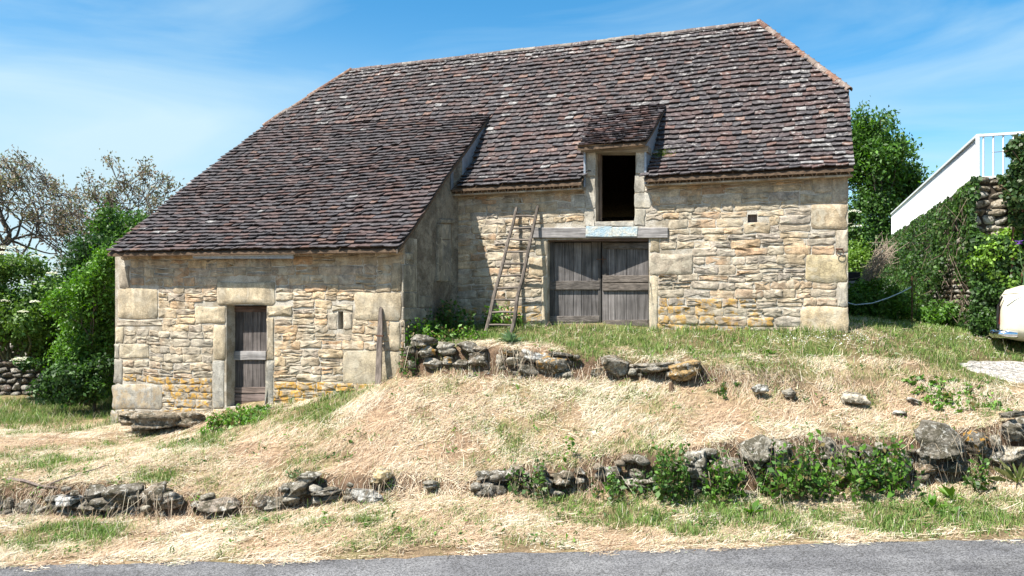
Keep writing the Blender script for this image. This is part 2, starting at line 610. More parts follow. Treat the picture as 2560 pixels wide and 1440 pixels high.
RE = 9.5       # road edge depth
roadZ = lambda X: -0.27 + (np.asarray(X, float) + 6.2) * (0.33 / 12.4)
cA = ctl([(0, 1296, 11.4), (250, 1306, 11.4), (500, 1292, 11.4), (760, 1284, 11.4), (950, 1250, 11.4), (1200, 1243, 11.4),
          (1450, 1250, 11.4), (1700, 1238, 11.4), (2000, 1242, 11.4), (2300, 1222, 11.4), (2560, 1192, 11.4), (-250, 1290, 11.4), (2800, 1170, 11.4)])
for X in (-8.5, -6, -3, 0, 3, 6, 8.5):
    cA.append([X, RE, float(roadZ(X)) + 0.02])
fA = tps_fit(cA)
cB = ctl([(-250, 1215, 11.7), (0, 1215, 11.7), (250, 1212, 11.7), (400, 1218, 11.7), (600, 1236, 11.7), (760, 1205, 11.7), (950, 1195, 11.7),
          (1200, 1180, 11.7), (1450, 1165, 11.7), (1700, 1112, 11.7), (2000, 1098, 11.7), (2300, 1082, 11.7), (2560, 1052, 11.7), (2800, 1030, 11.7),
          (1000, 942, 14.6), (1200, 945, 14.15), (1400, 946, 13.9), (1600, 950, 13.6), (1750, 966, 13.3), (1900, 982, 13.1), (2100, 990, 12.9),
          (2300, 1000, 12.7), (2560, 1010, 12.5), (2800, 1010, 12.3),
          (277, 1066, 17.35), (400, 1040, 16.95), (520, 1025, 16.6), (660, 1008, 16.1), (800, 990, 15.6), (930, 966, 15.1), (995, 940, 14.8),
          (0, 1066, 17.2), (-300, 1066, 17.2), (0, 1000, 22.5), (-400, 1000, 22.5), (200, 1090, 15.6), (-100, 1110, 14.8), (500, 1085, 14.8), (430, 1090, 15.75), (330, 1078, 16.2)])
fB = tps_fit(cB, 0.05)
cC = ctl([(1000, 862, 14.9), (1200, 868, 14.4), (1400, 882, 14.1), (1600, 900, 13.8), (1750, 912, 13.5), (2000, 934, 13.3), (2300, 946, 13.0),
          (2560, 962, 12.8), (2800, 965, 12.7),
          (1366, 817, 16.3), (1200, 817, 16.8), (1600, 822, 15.6), (1900, 828, 14.8), (2120, 833, 14.29),
          (2500, 922, 13.4), (2600, 890, 14.3), (2560, 836, 16.0), (2800, 838, 15.5), (2300, 862, 14.2), (2420, 830, 15.6), (2300, 822, 17.0), (2200, 800, 20.0), (2150, 790, 24.0), (1140, 816, 17.0)])
fC = tps_fit(cC, 0.05)

_yUx = np.array([-3.0, -2.6, -2.3, -2.12, -0.59, 0.86, 2.26, 3.23, 4.87, 6.75, 8.34, 12])
_yUy = np.array([60, 30, 15.6, 14.75, 14.3, 14.02, 13.72, 13.42, 13.2, 12.9, 12.68, 12.3])
def yU(X): return np.interp(X, _yUx, _yUy)
def yL(X): return 11.52 + 0.08 * np.sin(np.asarray(X) * 1.7) + 0.05 * np.sin(np.asarray(X) * 4.1 + 1)

def ground_raw(X, Y):
    X = np.asarray(X, float); Y = np.asarray(Y, float)
    zA = tps_eval(fA, X, Y, (-9.0, 9.5), (RE, 11.5))
    zB = tps_eval(fB, X, Y, (-10.5, 9.5), (11.5, 22.5))
    zC = tps_eval(fC, X, Y, (-2.0, 11.0), (12.6, 24.0))
    s2w = np.where(X > 3.6, 0.55, 0.16)
    s1 = sstep(yL(X) - 0.10, yL(X) + 0.18, Y)
    s2 = sstep(yU(X) - s2w, yU(X) + 0.14, Y)
    hi = zB * (1 - s2) + zC * s2
    z = zA * (1 - s1) + hi * s1
    # road bed and the bank the viewer stands on
    rz = roadZ(np.clip(X, -60, 60)) - 0.05
    k = sstep(RE - 0.25, RE + 0.05, Y)
    z = rz * (1 - k) + z * k
    bank = sstep(3.6, 1.6, Y)
    z = z * (1 - bank) + (1.35) * bank
    return z

def ground(X, Y):
    z = ground_raw(X, Y)
    Y = np.asarray(Y, float)
    m = sstep(RE - 0.05, RE + 0.3, Y)
    z = z + m * ((fbm(X * 1.1, Y * 1.1, 3, 3) - 0.5) * 0.10 + (fbm(X * 5, Y * 5, 9, 2) - 0.5) * 0.04)
    return z

def gz(x, y): return float(ground(np.array([x]), np.array([y]))[0])

def green_of(X, Y):
    """0 dry straw ... 1 green turf: the real plant cover of the plot"""
    X = np.asarray(X, float); Y = np.asarray(Y, float)
    Z = ground_raw(X, Y)
    px = 1280 + F * X / Y; py = HZ + F * (ZC - Z) / Y
    n = fbm(X * 0.9, Y * 0.9, 21, 4)
    n2 = fbm(X * 2.6, Y * 2.6, 33, 3)
    g = 0.22 + 0 * X
    onC = (Y > yU(X)) & (X > -2.4)
    g = np.where(onC, 0.92 + 0.0 * X, g)
    g = np.where(onC & (Y < yU(X) + 0.6), 0.52, g)
    # dry patch at the terrace edge by the lean-to
    g = g - 0.8 * np.exp(-(((px - 1290) / 110) ** 2 + ((py - 868) / 12) ** 2)) * onC
    g = np.where((py < 900) & (px > 2250), g + 0.12, g)
    # strip below the wall on the right
    verge = np.exp(-((py - 1295) / 40.0) ** 2) * sstep(1150, 1500, px) * 0.36
    verge += np.exp(-((py - 1285) / 60.0) ** 2) * sstep(2350, 2000, px) * sstep(1500, 1800, px) * 0.1
    verge += 0.7 * np.exp(-(((px - 220) / 90) ** 2 + ((py - 1335) / 26) ** 2))
    verge += 0.35 * np.exp(-(((px - 120) / 160) ** 2 + ((py - 1345) / 30) ** 2))
    verge += 0.30 * np.exp(-(((px - 900) / 160) ** 2 + ((py - 1310) / 16) ** 2))
    g = g + np.where(Y < yL(X), verge, 0)
    # tufts behind the lower wall on the left
    g = g + 0.6 * np.exp(-(((px - 400) / 110) ** 2 + ((py - 1195) / 26) ** 2))
    g = g + 0.4 * np.exp(-(((px - 110) / 120) ** 2 + ((py - 1150) / 30) ** 2))
    g = g + 0.3 * np.exp(-(((px - 450) / 160) ** 2 + ((py - 1110) / 16) ** 2))
    g = g + 0.55 * np.exp(-(((px - 820) / 200) ** 2 + ((py - 1010 + (px - 820) * 0.30) / 28) ** 2)) * (px < 1000)
    g = g + 0.7 * np.exp(-(((px - 60) / 130) ** 2 + ((py - 1035) / 32) ** 2))
    g = np.where((Y > 18.2) & (X < -3), 0.8, g)
    g = g + 0.25 * np.exp(-(((px - 2250) / 260) ** 2 + ((py - 1005) / 40) ** 2))
    g = g + 0.35 * np.exp(-(((px - 2450) / 200) ** 2 + ((py - 1290) / 50) ** 2))
    return np.clip(g + (n - 0.5) * 0.9 + (n2 - 0.5) * 0.8, 0, 1)

STRAW = np.array([[0.605, 0.50, 0.345], [0.675, 0.58, 0.435], [0.56, 0.425, 0.29], [0.455, 0.325, 0.215], [0.72, 0.66, 0.53], [0.58, 0.435, 0.30]])
GREEN = np.array([[0.10, 0.18, 0.035], [0.14, 0.22, 0.05], [0.07, 0.135, 0.03], [0.18, 0.245, 0.065], [0.22, 0.25, 0.09]])

# terrain sheet: dense in the middle, coarse out to the horizon
def axis(lo, hi, step, far):
    core = np.arange(lo, hi + 1e-6, step)
    ext = []; s = step; x = hi
    while x < far:
        s *= 1.35; x += s; ext.append(x)
    ext2 = []; s = step; x = lo
    while x > -far:
        s *= 1.35; x -= s; ext2.append(x)
    return np.array(ext2[::-1] + list(core) + ext)
gx = axis(-9.5, 10.5, 0.075, 2500.0)
gy = axis(8.9, 18.5, 0.075, 2500.0)
GX, GY = np.meshgrid(gx, gy)
GZ = ground(GX, GY)
far = sstep(45, 160, np.hypot(GX, GY - 12))
GZ = GZ * (1 - far) + (1.0 - 3.0 * sstep(150, 600, np.hypot(GX, GY))) * far
gr = green_of(GX, GY)
soil = np.array([0.17, 0.11, 0.07]); strw = np.array([0.36, 0.25, 0.16]); gras = np.array([0.13, 0.14, 0.05])
gcol = strw * (1 - gr[..., None]) + gras * gr[..., None]
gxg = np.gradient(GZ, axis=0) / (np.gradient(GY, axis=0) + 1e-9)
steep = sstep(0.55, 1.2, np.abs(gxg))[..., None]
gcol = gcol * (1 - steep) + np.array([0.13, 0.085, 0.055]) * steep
brown = sstep(0.5, 0.68, fbm(GX * 1.3, GY * 1.3, 77, 3))[..., None]
gcol = gcol * (1 - 0.5 * brown) + soil * 0.5 * brown
ny, nx = GX.shape
idx = np.arange(nx * ny).reshape(ny, nx)
gf = np.stack([idx[:-1, :-1].ravel(), idx[:-1, 1:].ravel(), idx[1:, 1:].ravel(), idx[1:, :-1].ravel()], 1)
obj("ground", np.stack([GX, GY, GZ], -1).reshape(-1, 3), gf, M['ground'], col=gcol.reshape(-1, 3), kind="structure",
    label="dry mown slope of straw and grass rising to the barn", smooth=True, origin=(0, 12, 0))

# road
rx = np.linspace(-60, 60, 481); ry = np.concatenate([[3.9], np.linspace(4.2, RE - 0.25, 14), [RE]])
RX, RY = np.meshgrid(rx, ry)
edge = RE + (fbm(rx * 0.5, rx * 0 + 2, 5, 3) - 0.5) * 0.35 + (vnoise(rx * 5, rx * 0, 8) - 0.5) * 0.12
RY = RY.copy(); RY[-1, :] = edge; RY[-2, :] = edge - 0.1
RZ = roadZ(RX) - 0.006 * np.abs(RY - 6.8) * 0.5 + 0.012
RZ[-1, :] -= 0.035
idx = np.arange(RX.size).reshape(RX.shape)
rf = np.stack([idx[:-1, :-1].ravel(), idx[:-1, 1:].ravel(), idx[1:, 1:].ravel(), idx[1:, :-1].ravel()], 1)
obj("road", np.stack([RX, RY, RZ], -1).reshape(-1, 3), rf, M['asphalt'], kind="structure",
    label="grey worn asphalt lane along the bottom", smooth=True, origin=(0, 7, 0))

# gravel path under the car
gp = [(2385, 908), (2430, 900), (2520, 902), (2700, 908), (2900, 925), (2900, 990), (2700, 985), (2540, 962), (2470, 942), (2410, 922)]
def pix_to_ground(px, py, lo=9.0, hi=24.0):
    best = None
    ds = np.linspace(lo, hi, 400)
    X = (px - 1280) * ds / F
    zr = ZC - (py - HZ) * ds / F
    dz = zr - ground_raw(X, ds)
    i = np.where(dz <= 0)[0]
    i = i[0] if len(i) else len(ds) - 1
    return X[i], ds[i]
pp = [pix_to_ground(*q) for q in gp]
cx_, cy_ = np.mean([p[0] for p in pp]), np.mean([p[1] for p in pp])
gv = []; gfc = []
K = 10; n_ = len(pp) * 4
ring = []
for i in range(len(pp)):
    p0, p1 = np.array(pp[i]), np.array(pp[(i + 1) % len(pp)])
    for s in range(4):
        q = p0 + (p1 - p0) * s / 4
        ring.append(q + rng.normal(0, 0.035, 2))
ring = np.array(ring)
for k in range(1, K + 1):
    r = np.array([cx_, cy_]) + (ring - [cx_, cy_]) * k / K
    gv.append(np.column_stack([r, ground(r[:, 0], r[:, 1]) + (0.022 if k < K else -0.02)]))
gv = np.vstack(gv + [np.array([[cx_, cy_, gz(cx_, cy_) + 0.022]])])
for k in range(K - 1):
    for i in range(n_):
        j = (i + 1) % n_
        gfc.append((k * n_ + i, k * n_ + j, (k + 1) * n_ + j, (k + 1) * n_ + i))
for i in range(n_):
    gfc.append((K * n_, i, (i + 1) % n_))
obj("gravel_path", gv, gfc, M['gravel'], kind="structure", label="pale gravel patch beneath the cream car", smooth=True)
GRAV = ring

# ------------------------------------------------------------------ barn
barn_o = B(4.5, 1.0, 2.2)
barn = empty("stone_barn", barn_o, "old stone barn with brown tiled roof and lean-to stable on its left", "barn")

Z_E_R = AZ(2128, 417, -0.28)[1]
Z_E_L = AZ(1140, 470, -0.28)[1]
ZE = 0.5 * (Z_E_R + Z_E_L)
TW = 3.36
def ridge_solve(px, py):
    a = A_(px, TW); d = C0[1] - a * UX[1] + TW * NB[1]
    return a, ZC - (py - HZ) * d / F
A_RR, z1 = ridge_solve(1895, 62)
A_RL, z2 = ridge_solve(880, 172)
ZR = 0.5 * (z1 + z2)
PROF_T = np.array([-0.28, 0.15, 0.62, TW])
PROF_Z = np.array([ZE, ZE + 0.30, ZE + 0.72, ZR])
def zmain(t): return np.interp(t, PROF_T, PROF_Z)
A_R = -0.10                                  # right verge
def find_t(px, py, a_guess=None):
    best = None
    for t in np.linspace(-0.28, TW, 600):
        a, z = AZ(px, py, t)
        e = abs(z - zmain(t))
        if best is None or e < best[0]: best = (e, t, a)
    return best[1], best[2]
TH_R, _ = find_t(2122, 226)
TH_L, A_L = find_t(660, 317)
def a_right(t): return A_R + np.clip((np.asarray(t) - TH_R) / (TW - TH_R), 0, 1) * (A_RR - A_R)
def a_left(t): return A_L - np.clip((np.asarray(t) - TH_L) / (TW - TH_L), 0, 1) * (A_L - A_RL)

# lean-to roof edges
right_px = [(1009, 622), (1040, 562), (1068, 518), (1100, 466), (1138, 411), (1172, 366), (1200, 324), (1229, 286)]
A_LR = A_J - 0.07
T_TOP, A_TOP = find_t(1231, 283)
ra = np.array([A_LR + (A_TOP - A_LR) * (p[0] - 1009) / (1229 - 1009) for p in right_px])
rt = np.array([T_(p[0], a_) for p, a_ in zip(right_px, ra)])
def a_edge(t): return float(np.interp(t, rt, ra))
rz_ = np.array([AZ(p[0], p[1], t)[1] for p, t in zip(right_px, rt)])
left_px = [(264, 632), (370, 545), (460, 470), (560, 392), (660, 317)]
lt = np.linspace(TL - 0.37, TH_L, 5)
la = np.array([A_(p[0], t) for p, t in zip(left_px, lt)])
lz = np.array([AZ(p[0], p[1], t)[1] for p, t in zip(left_px, lt)])
rt[0] = TL - 0.37
def lean_surf(a, q):
    """q 0..1 from eave to the junction"""
    tr = rt[0] + q * (rt[-1] - rt[0]); zr = np.interp(tr, rt, rz_)
    tl = lt[0] + q * (lt[-1] - lt[0]); zl = np.interp(tl, lt, lz); al = np.interp(tl, lt, la)
    ar_ = np.interp(tr, rt, ra)
    w = (np.asarray(a) - ar_) / (al - ar_)
    t = tr + (tl - tr) * w
    z = zr + (zl - zr) * w
    sag = -0.07 * np.sin(np.clip(w, 0, 1) * pi) * np.sin(np.clip(q, 0, 1) * pi)
    return t, z + sag
def lean_ar(q): return float(np.interp(rt[0] + q * (rt[-1] - rt[0]), rt, ra))
def lean_al(q):
    tl = lt[0] + q * (lt[-1] - lt[0]); return np.interp(tl, lt, la)

print("TOP", T_TOP, A_TOP, A_LR, ra); print("BARN", "A_J", A_J, "A_LL", A_LL, "A_L", A_L, "ZE", Z_E_R, Z_E_L, "ZR", z1, z2, "TH", TH_R, TH_L)
print("lean rt", rt, rz_, "left", la, lz)

# ---- wall cores -------------------------------------------------------
def slab(a0, a1, z0, z1, holes, t0, thick, name, mat, parent, ncol=None):
    xs = sorted(set([a0, a1] + [h[0] for h in holes] + [h[1] for h in holes]))
    zs = sorted(set([z0, z1] + [h[2] for h in holes] + [h[3] for h in holes]))
    xs = [x for x in xs if a0 <= x <= a1]; zs = [z for z in zs if z0 <= z <= z1]
    nx, nz = len(xs) - 1, len(zs) - 1
    def solid(i, j):
        if i < 0 or j < 0 or i >= nx or j >= nz: return False
        cx, cz = (xs[i] + xs[i + 1]) / 2, (zs[j] + zs[j + 1]) / 2
        return not any(h[0] < cx < h[1] and h[2] < cz < h[3] for h in holes)
    mb = MB()
    for i in range(nx):
        for j in range(nz):
            if not solid(i, j): continue
            aa, ab, za, zb = xs[i], xs[i + 1], zs[j], zs[j + 1]
            mb.add(B([aa, ab, ab, aa], t0, [za, za, zb, zb]), [(0, 1, 2, 3)])
            mb.add(B([aa, ab, ab, aa], t0 + thick, [za, za, zb, zb]), [(3, 2, 1, 0)])
            for (di, dj, q) in ((-1, 0, ([aa, aa], [za, zb])), (1, 0, ([ab, ab], [za, zb])), (0, -1, ([aa, ab], [za, za])), (0, 1, ([aa, ab], [zb, zb]))):
                if not solid(i + di, j + dj):
                    mb.add(np.vstack([B(q[0], t0, q[1]), B(q[0][::-1], t0 + thick, q[1][::-1])]), [(0, 1, 2, 3)])
    return mb.build(name, mat, parent)

def hole(px0, py0, px1, py1, t):
    a1, zt = AZ(px0, py0, t); a0, zb = AZ(px1, py1, t)
    zt2 = AZ(px1, py0, t)[1]; zb2 = AZ(px0, py1, t)[1]
    return (a0, a1, 0.5 * (zb + zb2), 0.5 * (zt + zt2))

H_DOOR = hole(1368, 597, 1622, 834, 0)
H_DORM = hole(1489, 380, 1587, 553, 0)
H_VENT = hole(1869, 536, 1893, 556, 0)
H_STBL = hole(566, 763, 667, 1020, TL)
H_SLIT = hole(845, 778, 858, 823, TL)

ZWT = ZE - 0.06                               # top of the main wall
ADL, ADR = A_(1464, 0), A_(1615, 0)           # dormer sides
Z_DT = AZ(1540, 368, 0)[1]
main_wall = slab(0.0, A_J + 0.5, 1.6, ZWT, [H_DOOR, H_VENT, (H_DORM[0], H_DORM[1], H_DORM[2], 99)], 0.0, 0.55, "facade_wall", M['mortar'], barn)
TV0 = rt[0]
def lean_corner_top(a): return float(lean_surf(a, 0.09)[1])
ZLT = min(lean_corner_top(A_LL - 0.1), lean_corner_top(A_J)) - 0.06
lean_wall = slab(A_J, A_LL, -0.3, ZLT, [H_STBL, H_SLIT], TL, 0.5, "lean_to_wall", M['mortar'], barn)

# side wall of the lean-to (faces right), a polygon under the roof edge, with a blocked niche
sid = []
ts = np.linspace(TL, rt[-1] - 0.05, 14)
zs_ = np.interp(ts, rt, rz_) - 0.085
bot = 0.9
V = []; Fc = []
for t, z in zip(ts, zs_):
    aj = A_J if t < 0.0 else a_edge(t) + 0.05
    V += [B(aj, t, bot), B(aj, t, z), B(aj + 0.4, t, bot), B(aj + 0.4, t, z)]
for i in range(len(ts) - 1):
    b = i * 4; c = b + 4
    Fc += [(b, c, c + 1, b + 1), (b + 2, b + 3, c + 3, c + 2), (b + 1, c + 1, c + 3, b + 3)]
Fc += [(0, 1, 3, 2), ((len(ts) - 1) * 4, (len(ts) - 1) * 4 + 2, (len(ts) - 1) * 4 + 3, (len(ts) - 1) * 4 + 1)]
side_wall = obj("side_wall", np.array(V), Fc, M['render'], barn)

# hidden walls: right gable, back, left gable, lean-to left end
def poly_wall(name, pts, off, parent=barn):
    n = len(pts)
    V = np.vstack([np.array(pts), np.array(pts) + off])
    Fc = [tuple(range(n)), tuple(range(2 * n - 1, n - 1, -1))] + [(i, n + i, n + (i + 1) % n, (i + 1) % n) for i in range(n)]
    return obj(name, V, Fc, M['render'], parent)
def gable(a, th, name, off):
    tt = [0.0, 0.2, 0.62, th, 2 * TW - th, 2 * TW - 0.62, 2 * TW]
    zz = [zmain(min(x, 2 * TW - x)) - 0.1 for x in tt]
    pts = [B(a, 0.56, 1.0)] + [B(a, max(x, 0.56) if i == 0 else x, z) for i, (x, z) in enumerate(zip(tt, zz)) if x > 0.5 or i == 0] + [B(a, 2 * TW, 1.0)]
    pts[1] = B(a, 0.56, zmain(0.56) - 0.1)
    return poly_wall(name, pts, off)
u3 = np.array([UX[0], UX[1], 0])
gable(0.003, TH_R, "gable_wall", -u3 * 0.5)
gable(A_L - 0.05, TH_L, "gable_wall", u3 * 0.5)
poly_wall("back_wall", [B(0, 2 * TW, 1.0), B(A_L, 2 * TW, 1.0), B(A_L, 2 * TW, ZWT), B(0, 2 * TW, ZWT)], -np.array([NB[0], NB[1], 0]) * 0.4)
pe = [B(A_LL, TL + 0.5, -0.3)] + [B(A_LL, t, float(lean_surf(A_LL, (t - lt[0]) / (lt[-1] - lt[0]))[1]) - 0.1) for t in np.linspace(TL + 0.5, 0.0, 5)] + [B(A_LL, 0.0, -0.3)]
poly_wall("lean_to_end_wall", pe, u3 * 0.45)

# ---- stones -----------------------------------------------------------
STONE_RECS = []   # (area, V, F, col, parent, material, smooth)
PAL = [(0.475, 0.375, 0.25), (0.49, 0.385, 0.255), (0.45, 0.37, 0.27), (0.48, 0.345, 0.215), (0.42, 0.35, 0.27), (0.515, 0.425, 0.305), (0.38, 0.325, 0.265), (0.45, 0.305, 0.19)]

def stone_mesh(c, t0, proud, rough=0.012, rnd=0.3, dressed=False):
    """c: 4 corners (a,z) order: bl, br(left in a...), tr, tl."""
    c = np.asarray(c, float)
    pts = []
    for i in range(4):
        p, nx_, pv = c[i], c[(i + 1) % 4], c[i - 1]
        r = rnd * min(np.linalg.norm(nx_ - p), np.linalg.norm(pv - p))
        e1 = (pv - p) / (np.linalg.norm(pv - p) + 1e-9); e2 = (nx_ - p) / (np.linalg.norm(nx_ - p) + 1e-9)
        pts.append(p + e1 * r); 
        pts.append(p + (e1 + e2) * r * (0.22 if not dressed else 0.1)) if not dressed else None
        pts.append(p + e2 * r)
        m = 0.5 * (p + nx_)
        if not dressed: pts.append(m + rng.normal(0, rough * 0.9, 2))
        else: pts += [p + (nx_ - p) * k + rng.normal(0, 0.006, 2) for k in (0.3, 0.5, 0.7)]
    o = np.array(pts)
    if not dressed: o = o + rng.normal(0, rough * 0.35, o.shape)
    else: o = o + rng.normal(0, 0.004, o.shape)
    n = len(o); cen = o.mean(0)
    dv = cen - o; ln = np.linalg.norm(dv, axis=1, keepdims=True)
    ins = 0.010 if dressed else 0.014
    r2 = o + dv / ln * np.minimum(ins, ln * 0.4)
    jit = 0.002 if dressed else 0.005
    V = np.vstack([B(o[:, 0], t0 + 0.03, o[:, 1]),
                   B(o[:, 0], t0 - proud * 0.45, o[:, 1]),
                   B(r2[:, 0], t0 - proud + rng.normal(0, jit, n), r2[:, 1])])
    Fc = []
    for i in range(n):
        j = (i + 1) % n
        Fc += [(i, j, n + j, n + i), (n + i, n + j, 2 * n + j, 2 * n + i)]
    if dressed:
        Fc.append(tuple(range(2 * n, 3 * n)))
    else:
        r3 = o + dv * 0.5
        V = np.vstack([V, B(r3[:, 0], t0 - proud - rng.normal(0.003, 0.006 if rough < 0.019 else 0.0025, n), r3[:, 1]), B(cen[0], t0 - proud - rng.normal(0.003, .004), cen[1])[None]])
        for i in range(n):
            j = (i + 1) % n
            Fc += [(2 * n + i, 2 * n + j, 3 * n + j, 3 * n + i), (3 * n + i, 3 * n + j, 4 * n)]
    return V, Fc

def put_stone(c, t0, parent, proud, col, lichen=0.0, dressed=False, rough=0.012, rnd=0.3, force=False):
    V, Fc = stone_mesh(c, t0, proud, rough, rnd, dressed)
    x, y = PX(V)
    area = (x.max() - x.min()) * (y.max() - y.min())
    STONE_RECS.append([area + (1e6 if force else 0), V, Fc, (*col, lichen), parent, M['dressed'] if dressed else M['stone'], not dressed])

def px_quad(px0, py0, px1, py1, t, gap=1.2):
    px0 += gap; px1 -= gap; py0 += gap; py1 -= gap
    return [AZ(px0, py1, t), AZ(px1, py1, t), AZ(px1, py0, t), AZ(px0, py0, t)]

def wall_fill(t0, a0f, a1f, z0, z1f, holes, parent, seed, ch=(0.12, 0.195), wd=(0.17, 0.5), lich=None, mort=None, grd=None):
    """coursed rubble; a0f/a1f(z) limits, holes blocked."""
    r = np.random.default_rng(seed)
    z = z0
    while z < z1f - 0.03:
        h = r.uniform(*ch)
        if z + h > z1f: h = z1f - z
        zc = z + h / 2
        a0, a1 = a0f(zc), a1f(zc)
        # blocked intervals
        blk = []
        for hh in holes:
            ov = min(z + h, hh[3]) - max(z, hh[2])
            if ov > (0.28 * h if len(hh) == 4 else 0.01): blk.append((hh[0], hh[1]))
        blk.sort()
        free = []; cur = a0
        for b0, b1 in blk:
            if b0 > cur: free.append((cur, min(b0, a1)))
            cur = max(cur, b1)
        if cur < a1: free.append((cur, a1))
        for f0, f1 in free:
            L = f1 - f0
            if L < 0.06: continue
            cuts = [f0]
            while f1 - cuts[-1] > wd[1]:
                w = r.uniform(wd[0], wd[1]) * (0.75 + 0.5 * h / ch[1])
                if f1 - cuts[-1] - w < wd[0] * 0.7: break
                cuts.append(cuts[-1] + w)
            cuts.append(f1)
            for ca, cb in zip(cuts[:-1], cuts[1:]):
                w = cb - ca
                stack = [(z, z + h)]
                if h > 0.135 and w > 0.25 and r.random() < 0.22:
                    m = z + h * r.uniform(0.4, 0.6); stack = [(z, m), (m, z + h)]
                for s0, s1 in stack:
                    g = r.uniform(0.003, 0.010)
                    j = r.normal(0, 0.012, 8)
                    wave = lambda a, zz: zz + 0.05 * (float(vnoise(a * 0.9, zz * 0.7, seed)) - 0.5) + 0.03 * (float(vnoise(a * 2.7, zz * 1.4, seed + 3)) - 0.5)
                    c = [(ca + g + j[0] * .6, wave(ca, s0) + g + j[1]), (cb - g + j[2] * .6, wave(cb, s0) + g + j[3] * .8),
                         (cb - g + j[4] * .6, wave(cb, s1) - g + j[5] * .8), (ca + g + j[6] * .6, wave(ca, s1) - g + j[7])]
                    base = np.array(PAL[r.integers(len(PAL))]) * r.uniform(0.88, 1.12)
                    ac = (ca + cb) / 2
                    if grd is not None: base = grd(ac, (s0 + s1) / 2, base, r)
                    li = lich(ac, (s0 + s1) / 2, r) if lich else 0.0
                    pr = r.uniform(0.003, 0.016) * (1.0 if mort is None else mort(ac, (s0 + s1) / 2))
                    put_stone(c, t0, parent, pr, base, li, rough=0.016, rnd=r.uniform(0.12, 0.30))
        z += h

GREYS = [(0.43, 0.405, 0.35), (0.46, 0.425, 0.36), (0.42, 0.39, 0.33)]
OCHRE = [(0.475, 0.39, 0.265), (0.45, 0.355, 0.235), (0.49, 0.41, 0.285), (0.42, 0.355, 0.27)]
def pick(L): return np.array(L[rng.integers(len(L))]) * rng.uniform(0.92, 1.08)

# dressed stones of the facade (photo positions)
main_big = [
    (2030, 441, 2081, 481, 'o'), (2081, 436, 2121, 509, 'o'), (1998, 483, 2079, 509, 'o'), (2027, 510, 2121, 574, 'o'),
    (2088, 574, 2121, 633, 'o'), (2014, 635, 2121, 705, 'y'), (2094, 705, 2121, 767, 'g'), (2002, 767, 2121, 840, 'o'),
    (1623, 592, 1649, 632, 'o'), (1623, 632, 1733, 689, 'o'), (1623, 689, 1645, 840, 'o'),
    (1339, 594, 1368, 640, 'o'), (1321, 641, 1368, 690, 'o'), (1354, 691, 1368, 830, 'o'),
    (1585, 483, 1628, 521, 'w'), (1586, 522, 1614, 565, 'w'), (1586, 436, 1613, 482, 'w'), (1589, 374, 1615, 435, 'w'),
    (1464, 380, 1490, 441, 'w'), (1464, 443, 1489, 522, 'w'), (1461, 523, 1487, 567, 'w'), (1429, 487, 1464, 519, 'w'),
    (1487, 553, 1586, 567, 'w'), (1860, 556, 1925, 585, 'o'), (1765, 452, 1765, 452, 'x')]
big_holes = []
for q in main_big:
    if q[4] == 'x': continue
    col = {'o': pick(OCHRE), 'y': np.array((0.47, 0.385, 0.235)), 'g': pick(GREYS) * 0.85, 'w': pick(GREYS)}[q[4]]
    c = px_quad(*q[:4], 0.0)
    put_stone(c, 0.0, main_wall, rng.uniform(0.010, 0.017), col, 0.15 if q[1] > 760 else 0.0, dressed=(q[4] == 'w'), rnd=0.06 if q[4] == 'w' else 0.13, rough=0.02, force=True)
    h = hole(*q[:4], 0.0); big_holes.append(h)
lint = hole(1330, 567, 1671, 596, 0.0)
A_DG0, A_DG1 = A_(1622, 0), A_(1455, 0)
def lich_main(a, z, r):
    if z < 3.0 and 1.5 < a < 3.9: return 0.75
    if z < 2.8 and a > 5.0: return 0.6
    return 0.0
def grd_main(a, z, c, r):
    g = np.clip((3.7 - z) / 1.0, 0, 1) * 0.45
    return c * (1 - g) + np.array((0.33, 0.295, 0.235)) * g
def mort_main(a, z): return 0.75 if z > 4.4 else (1.15 if z < 3.1 else 1.0)
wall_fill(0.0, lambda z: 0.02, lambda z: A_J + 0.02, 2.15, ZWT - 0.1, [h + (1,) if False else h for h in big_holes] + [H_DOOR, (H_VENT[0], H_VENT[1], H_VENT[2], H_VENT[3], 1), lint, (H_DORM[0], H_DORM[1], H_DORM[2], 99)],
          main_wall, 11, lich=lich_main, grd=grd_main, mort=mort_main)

# dressed stones of the lean-to
lean_big = [
    (543, 703, 689, 763, 'y'), (294, 722, 396, 797, 'y'), (488, 764, 566, 810, 'y'), (667, 764, 732, 791, 'y'), (885, 730, 1004, 802, 'y'),
    (973, 804, 1002, 877, 'o'), (858, 878, 1000, 962, 'o'), (292, 798, 406, 815, 'o'), (279, 961, 406, 1024, 'g'), (276, 1025, 297, 1078, 'g'),
    (285, 896, 307, 960, 'g'), (299, 860, 374, 896, 'o'), (286, 860, 299, 896, 'g'), (298, 663, 326, 721, 'o'),
    (534, 811, 565, 900, 'o'), (531, 901, 561, 1020, 'g'), (666, 793, 686, 900, 'o'), (662, 901, 684, 1016, 'g'),
    (820, 781, 845, 825, 'o'), (858, 781, 881, 823, 'o'), (830, 762, 883, 778, 'o'), (288, 816, 310, 859, 'o'), (978, 655, 1004, 728, 'o')]
lb_holes = []
for q in lean_big:
    col = {'o': pick(OCHRE), 'y': np.array((0.495, 0.405, 0.275)) * rng.uniform(.95, 1.05), 'g': pick(GREYS) * 0.8}[q[4]]
    put_stone(px_quad(*q[:4], TL), TL, lean_wall, rng.uniform(0.010, 0.017), col, 0.3 if (q[1] > 900 and q[0] < 500) else 0.0, rnd=0.13, rough=0.02, force=True)
    lb_holes.append(hole(*q[:4], TL))
